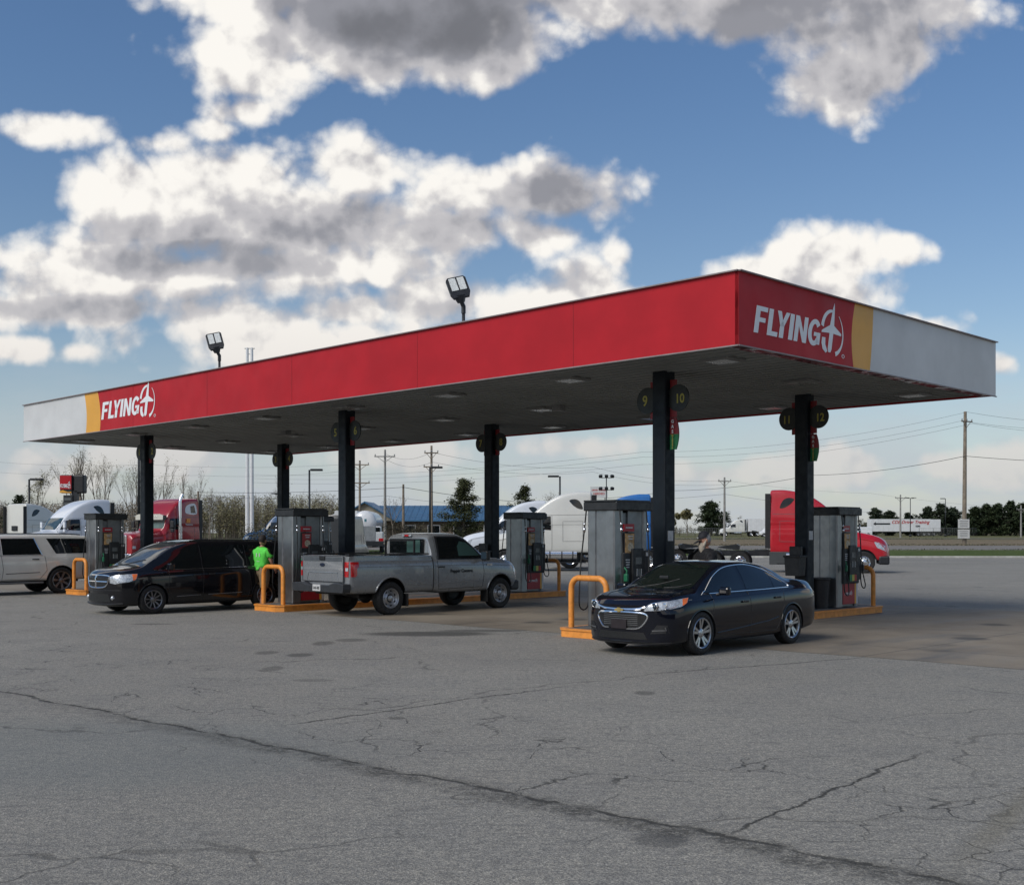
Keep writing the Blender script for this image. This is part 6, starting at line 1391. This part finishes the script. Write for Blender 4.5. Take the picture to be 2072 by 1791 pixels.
for i, (px, y, yt, w) in enumerate(P_): pine(px, y, Hh(y, yt), w, 50+i, LB[i], 'pine_green', 7000, .02, lsz=.27)
# a far wood that reads as one mass, and scrub
def wood(px0, px1, y, ytop, seed, n, m, name, label, trunks=True, lsz=.17):
    rnd = random.Random(seed); b = MB(); lf = []
    for i in range(n):
        px = rnd.uniform(px0, px1); yy = y + rnd.uniform(-12, 25); h = Hh(yy, ytop)*rnd.uniform(.55, 1.03); p = at(px, yy)
        if trunks:
            b.tube([p, p + Vector((rnd.uniform(-.4, .4), 0, h*.95))], [.055, .012], 3, cap=False)
            for q_ in range(14):
                f = rnd.uniform(.2, .95); s_ = p + Vector((0, 0, h*f)); b.tube([s_, s_ + Vector((rnd.uniform(-1, 1)*h*.13, rnd.uniform(-1, 1), h*rnd.uniform(.08, .2)))], [.024, .008], 3, cap=False)
        for q_ in range(95):
            f = rnd.betavariate(1.5, 1.25) if trunks else rnd.random(); lf.append(p + Vector((rnd.gauss(0, h*.10), rnd.gauss(0, 1), h*(.12+.88*f))))
    b.mats = [M_('bark'), M_(m)]
    b.cur = 1; leaves(b, lf, lsz, rnd); o = b.build(name, None, recalc=False); tag(o, label, 'woodland', kind='stuff')
wood(385, 700, 215, 1001, 61, 480, 'bud_green', 'far_wood', 'olive and brown spring woodland behind the tractors')
wood(-40, 400, 190, 1012, 62, 420, 'bud_tan', 'far_wood', 'brown bare woodland behind the white tractors at left')
wood(1330, 1760, 380, 1062, 63, 160, 'scrub', 'far_wood', 'low distant brown tree line behind the field')
wood(1965, 2110, 335, 1032, 64, 170, 'pine_green', 'far_pines', 'dense dark pine mass at the right edge', lsz=.3)
wood(1740, 1960, 340, 1050, 65, 150, 'pine_far', 'far_pines', 'dark hedge of evergreens behind the lettered trailer', lsz=.3)
for i, (px, w_, yt, lab) in enumerate(((520, 4.0, 1054, 'leafless grey shrub under the navy tractor'), (590, 3.2, 1060, 'leafless shrub right of the navy tractor'), (800, 4.0, 1054, 'dense grey green shrub before the building wall'), (850, 3.4, 1058, 'lower shrub before the building windows'))):
    rnd = random.Random(70+i); y = 100 if px < 700 else 135; t = empty('shrub', at(px, y), 0, lab, 'shrub', 'shrubs behind the lot'); b = MB(); ends = []; h = Hh(y, yt)
    for q_ in range(9): limbs(b, rnd, Vector((rnd.uniform(-.4, .4), rnd.uniform(-.4, .4), 0)), Vector((rnd.uniform(-.8, .8), rnd.uniform(-.6, .6), 1)).normalized(), h*.42, .035, 3, ends, .7, .1)
    for v in b.bm.verts: v.co.x *= w_*.5/1.4
    b.build('stems', M_('bark_dark'), t, recalc=False); b = MB(); leaves(b, [Vector((e[0].x*w_*.5/1.4, e[0].y, e[0].z)) + Vector([rnd.gauss(0, .25) for _ in range(3)]) for e in ends for _ in range(4)], .10, rnd); b.build('twigs', M_('scrub'), t, recalc=False)
# dry tufts along the field edge
rnd = random.Random(5); b = MB(); lf = []
for _ in range(9000):
    y = rnd.choice((134.3, 135, 111.4, 197)) + rnd.gauss(0, .4); x = rnd.uniform(-12, 75); lf.append(Vector((x, y, zg(y)+rnd.uniform(.02, .22))))
leaves(b, lf, .08, rnd, .9); tag(b.build('grass_tufts', M_('scrub'), recalc=False), kind='stuff')

# ------------------------------------------------------------------ unseen store, added behind the camera to darken the reflections in the car paint
def store():
    t = empty('unseen_store', (14, -24, 0), R(8), 'long tan store added unseen behind the camera to darken car reflections', 'building')
    b = MB(); b.box((0, -8, 2.9), (72, 16, 5.8)); b.build('wall', mat('store_wall', (.13, .10, .075), .85, 0, .15, 1), t)
    b = MB(); b.box((0, .02, 5.9), (73, 1.4, 1.0)); b.build('parapet', mat('store_band', (.07, .04, .035), .6), t)
    for i in range(12):
        b = MB(); b.box((-30+i*5.4, .03, 1.6), (4.0, .1, 2.6)); w = b.build('window', M_('glass_dark'), t)
        b = MB(); b.box((-30+i*5.4, .07, 2.95), (4.2, .12, .12)); b.build('frame', M_('dark_steel'), w)
store()
# ------------------------------------------------------------------ people
def skin(name, verts, edges, radii, m, parent, sub=2, root=0):
    me = bpy.data.meshes.new(name); me.from_pydata([Vector(v) for v in verts], edges, []); o = link_mesh(name, me)
    md = o.modifiers.new('s', 'SKIN'); md.use_smooth_shade = True; md.branch_smoothing = .4
    for i, r in enumerate(radii):
        sv = me.skin_vertices[0].data[i]; sv.radius = r if isinstance(r, tuple) else (r, r); sv.use_root = (i == root)
    if sub: o.modifiers.new('u', 'SUBSURF').levels = sub
    dg = bpy.context.evaluated_depsgraph_get(); dg.update()
    r = bpy.data.meshes.new_from_object(o.evaluated_get(dg)); bpy.data.objects.remove(o); r.materials.clear(); r.materials.append(m)
    for p in r.polygons: p.use_smooth = True
    return link_mesh(name, r, parent)
def chain(b, pts, radii, n=8): b.tube(pts, radii, n)
def person(loc, rz, H, label, shirt, shorts, shoe, hair, armL, armR, legL=None, legR=None, head_pitch=0.0, cap=None, beard=None, long_pants=False, bulk=1.0, group='people at the pumps'):
    """facing +x, left = +y; arms: (elbow, wrist) positions in units of H"""
    t = empty('person', loc, rz, label, 'person', group); s = H
    P = lambda x, y, z: Vector((x*s, y*s, z*s))
    hip, kn, an = .50, .275, .045
    lL = legL or ((.005, .065, kn), (-.01, .07, an)); lR = legR or ((.005, -.065, kn), (-.01, -.07, an))
    V = [P(0, 0, .53), P(-.005, 0, .60), P(-.005, 0, .70), P(0, 0, .785), P(.0, 0, .83), P(.012, 0, .868),
         P(0, .105, .795), P(*armL[0]), P(*armL[1]), P(0, -.105, .795), P(*armR[0]), P(*armR[1]),
         P(0, .055, .50), P(*lL[0]), P(*lL[1]), P(0, -.055, .50), P(*lR[0]), P(*lR[1]),
         P(lL[1][0]+.09, lL[1][1]+.01, .018), P(lR[1][0]+.09, lR[1][1]-.01, .018)]
    E = [(0, 1), (1, 2), (2, 3), (3, 4), (4, 5), (3, 6), (6, 7), (7, 8), (3, 9), (9, 10), (10, 11), (0, 12), (12, 13), (13, 14), (0, 15), (15, 16), (16, 17), (14, 18), (17, 19)]
    k_ = s*bulk; Rr = [.085*k_, .078*k_, .09*k_, .07*k_, .036*s, .034*s, .042*k_, .027*s, .017*s, .042*k_, .027*s, .017*s, .062*k_, .036*s, .022*s, .062*k_, .036*s, .022*s, .018*s, .018*s]
    Rr = [(r, r) for r in Rr]; Rr[1] = (.095*k_, .065*k_); Rr[2] = (.10*k_, .068*k_); Rr[0] = (.09*k_, .07*k_)
    body = skin('body', V, E, Rr, M_('skin'), None, 2)
    b = MB(); b.bm.from_mesh(body.data); bpy.data.objects.remove(body); b.bm.normal_update(); base = b.bm.copy()
    def segd(p, a, c):
        d = c-a; f = max(0, min(1, (p-a).dot(d)/max(d.length_squared, 1e-9))); return (p-a-d*f).length, f
    def cloth(name, m, keep, puff, parent):
        c = base.copy(); c.normal_update()
        bad = []
        for f in c.faces:
            p = f.calc_center_median(); best = min(range(len(E)), key=lambda i: segd(p, V[E[i][0]], V[E[i][1]])[0] / max(Rr[E[i][0]][0], .02)); _, fr = segd(p, V[E[best][0]], V[E[best][1]])
            if not keep(p, best, fr): bad.append(f)
        bmesh.ops.delete(c, geom=bad, context='FACES'); c.normal_update()
        for v in c.verts: v.co += v.normal*puff(v.co)
        ex = MB(); ex.bm = c
        for f in c.faces: f.smooth = True
        o_ = ex.build(name, m, parent, recalc=False, sharp_ang=70); sd = o_.modifiers.new('cloth', 'SOLIDIFY'); sd.thickness = .006; sd.offset = 1
        return o_
    # head with face, pitched
    hb = MB(); hb.sphere((0, 0, 0), .5, 20, 16)
    for v in hb.bm.verts:
        x, y, z = v.co; v.co = Vector((x*.118*s*(1+.10*max(0, -z)), y*.088*s*(1-.25*max(0, -z*1.6)), z*.142*s))
        if x > .25 and -.42 < z < -.15: v.co.x += .004*s
    hb.prism([(-.006, 0), (.006, 0), (.004, .03), (-.004, .03)], (0, 0, 0), (0, s, 0), (0, 0, s), .02*s) if False else None
    hb.tube([(.054*s, 0, .018*s), (.066*s, 0, -.006*s), (.071*s, 0, -.016*s), (.056*s, 0, -.022*s)], [.004*s, .007*s, .008*s, .004*s], 8)
    hb.tube([(.052*s, -.016*s, -.038*s), (.057*s, 0, -.037*s), (.052*s, .016*s, -.038*s)], [.002*s, .0045*s, .002*s], 6)
    for sy in (-1, 1):
        hb.sphere((-.002*s, sy*.045*s, -.004*s), .013*s, 10, 8, (.8, .35, 1.3)); hb.sphere((.052*s, sy*.019*s, .006*s), .007*s, 8, 6)
        hb.tube([(.056*s, sy*.010*s, .019*s), (.054*s, sy*.028*s, .018*s)], .003*s, 5)
    HM = Matrix.Translation(P(.018, 0, .925)) @ Matrix.Rotation(head_pitch, 4, 'Y')
    hb.bm.transform(HM); me_ = bpy.data.meshes.new('h'); hb.bm.to_mesh(me_); b.bm.from_mesh(me_)
    # hands: palm, four fingers, thumb
    for (el, wr), sy in ((armL, 1), (armR, -1)):
        w = P(*wr); d = (P(*wr)-P(*el)).normalized(); side = Vector((1, 0, 0)); side = (side - d*side.dot(d)).normalized(); up = d.cross(side)
        b.tube([w - d*.005*s, w + d*.025*s, w + d*.05*s], [(.016*s), .021*s, .018*s], 8)
        for i, (ln, off) in enumerate(((.040, .018), (.046, .006), (.043, -.006), (.034, -.017))):
            p0 = w + d*.045*s + side*off*s; p1 = p0 + d*ln*.5*s + up*sy*-.004*s; p2 = p1 + d*ln*.35*s + up*sy*.014*s; b.tube([p0, p1, p2], [.0058*s, .0052*s, .004*s], 6)
        p0 = w + d*.018*s + side*.018*s; b.tube([p0, p0 + side*.016*s + d*.016*s, p0 + side*.018*s + d*.036*s], [.007*s, .006*s, .0045*s], 6)
    for f in b.bm.faces: f.smooth = True
    b.build('body', M_('skin'), t, recalc=False, sharp_ang=70)
    # clothes follow the body surface. edges: 0-3 spine, 4 neck, 5 head; 6,7 left arm + 8 wrist; 9,10,11 right; legs 12-14, 15-17
    UP = lambda p, i, fr: p.z > .485*s and ((i in (0, 1, 2) or (i == 3 and p.z < .845*s) or i in (5, 8)) or (i in (6, 9) and fr < .72))
    shirt_o = cloth('shirt', shirt, lambda p, i, fr: ((i in (0, 1, 2, 5, 8) and p.z > .50*s) or (i == 3 and p.z < .838*s) or (i in (6, 9) and fr < .74)), lambda q_: .022 + (.012*math.sin(q_.z*38+q_.x*20) if q_.z < .72*s else 0) + (.02 if q_.z < .56*s else 0), t)
    lim = .0 if long_pants else .285*s
    cloth('trousers' if long_pants else 'shorts', shorts, lambda p, i, fr: p.z < .565*s and ((i == 0) or i in (11, 14) or (i in (12, 15) and p.z > lim) or (long_pants and i in (13, 16) and p.z > .06*s)), lambda q_: .016 if q_.z > .5*s else .026, t)
    for lg in (lL, lR):
        x, y, z = lg[1]; sh = MB(); sh.tube([P(x-.028, y, .020), P(x+.0, y, .030), P(x+.05, y, .026), P(x+.095, y, .018), P(x+.115, y, .014)], [.020*s, .030*s, .026*s, .024*s, .012*s], 12)
        for v in sh.bm.verts: v.co.z = max(v.co.z, .002)
        sh.build('shoe', shoe, t)
    hh = MB()
    for f_ in range(1): hh.sphere((-.006*s, 0, .012*s), .5, 20, 14)
    for v in list(hh.bm.verts)[:]:
        c = v.co - Vector((-.006*s, 0, .012*s)); v.co = Vector((c.x*(.120 if cap else .128)*s-.006*s, c.y*(.091 if cap else .098)*s, c.z*.142*s+.012*s))
    dl = [v for v in hh.bm.verts if (v.co.x > .025*s and v.co.z < .045*s) or v.co.z < -.035*s or (v.co.z < .012*s and v.co.x > .0)]
    bmesh.ops.delete(hh.bm, geom=dl, context='VERTS'); hh.bm.transform(HM); hh.build('hair', hair, t, recalc=False)
    if cap:
        c = MB(); c.sphere((0, 0, 0), .5, 22, 16)
        for v in c.bm.verts: v.co = Vector((v.co.x*.138*s-.004*s, v.co.y*.106*s, v.co.z*.158*s+.014*s))
        bmesh.ops.delete(c.bm, geom=[v for v in c.bm.verts if v.co.z < .026*s - v.co.x*.12], context='VERTS')
        c.prism([(-.040*s, .045*s), (.040*s, .045*s), (.034*s, .098*s), (.018*s, .118*s), (-.018*s, .118*s), (-.034*s, .098*s)], (0, 0, .024*s), (0, -1, 0), (1, 0, -.16), .004*s)
        c.bm.transform(HM); co = c.build('cap', cap, t, recalc=False)
        e = MB(); e.box((.064*s, 0, .048*s), (.004*s, .03*s, .014*s)); e.bm.transform(HM); e.build('cap_badge', M_('sticker'), co)
    if beard:
        c = MB(); c.tube([(.030*s, 0, -.028*s), (.042*s, 0, -.055*s), (.040*s, 0, -.095*s), (.034*s, 0, -.135*s), (.030*s, 0, -.165*s)], [.034*s, .036*s, .030*s, .020*s, .006*s], 12)
        for sy in (-1, 1): c.tube([(.004*s, sy*.038*s, .0), (.018*s, sy*.036*s, -.03*s), (.032*s, sy*.024*s, -.055*s)], [.008*s, .014*s, .018*s], 8)
        HM2 = Matrix.Translation(P(.018, 0, .925)) @ Matrix.Rotation(head_pitch*.35, 4, 'Y'); c.bm.transform(HM2 if True else HM); c.build('beard', beard, t)
    return t
mat('shirt_green', (.10, .62, .07), .85, 0, .12, 14, bump=.5, bscale=10); mat('khaki', (.22, .16, .095), .85, 0, .12, 10, bump=.4, bscale=12); mat('shoe_grey', (.13, .13, .14), .7); mat('hair_dark', (.018, .013, .010), .8); mat('hair_grey', (.28, .27, .26), .8)
mat('shirt_black', (.005, .005, .007), .85, 0, .2, 10, bump=.4, bscale=12); mat('cap_black', (.008, .009, .014), .8, 0, .1); mat('beard_white', (.42, .37, .30), .95, 0, .25, 60, bump=1, bscale=60); mat('denim', (.03, .04, .07), .8); mat('shorts_grey', (.18, .18, .17), .8)
g = person(uv(14.45, .08, .006), R(62), 1.86, 'man in a bright green shirt and khaki shorts seen from behind', M_('shirt_green'), M_('khaki'), M_('shoe_grey'), M_('hair_dark'),
       ((-.02, .145, .655), (.03, .13, .53)), ((.01, -.15, .655), (.10, -.14, .545)), ((.02, .05, .275), (.0, .055, .045)), ((-.02, -.05, .275), (-.075, -.05, .045)), head_pitch=R(14), bulk=1.22)
b = MB(); b.box((-.155, -.045, 1.36), (.006, .03, .09)); b.box((-.155, .045, 1.36), (.006, .03, .09)); b.box((-.150, 0, 1.20), (.006, .08, .02)); 
b.build('shirt_print', M_('sticker'), g)
person(uv(2.14, 2.10, .006), R(192), 1.93, 'bearded man in a black cap and black shirt looking down behind the sedan', M_('shirt_black'), M_('denim'), M_('shoe_grey'), M_('hair_grey'),
       ((.02, .155, .66), (.14, .12, .58)), ((.02, -.155, .66), (.15, -.11, .60)), head_pitch=R(22), cap=M_('cap_black'), beard=M_('beard_white'), long_pants=True, bulk=1.42)
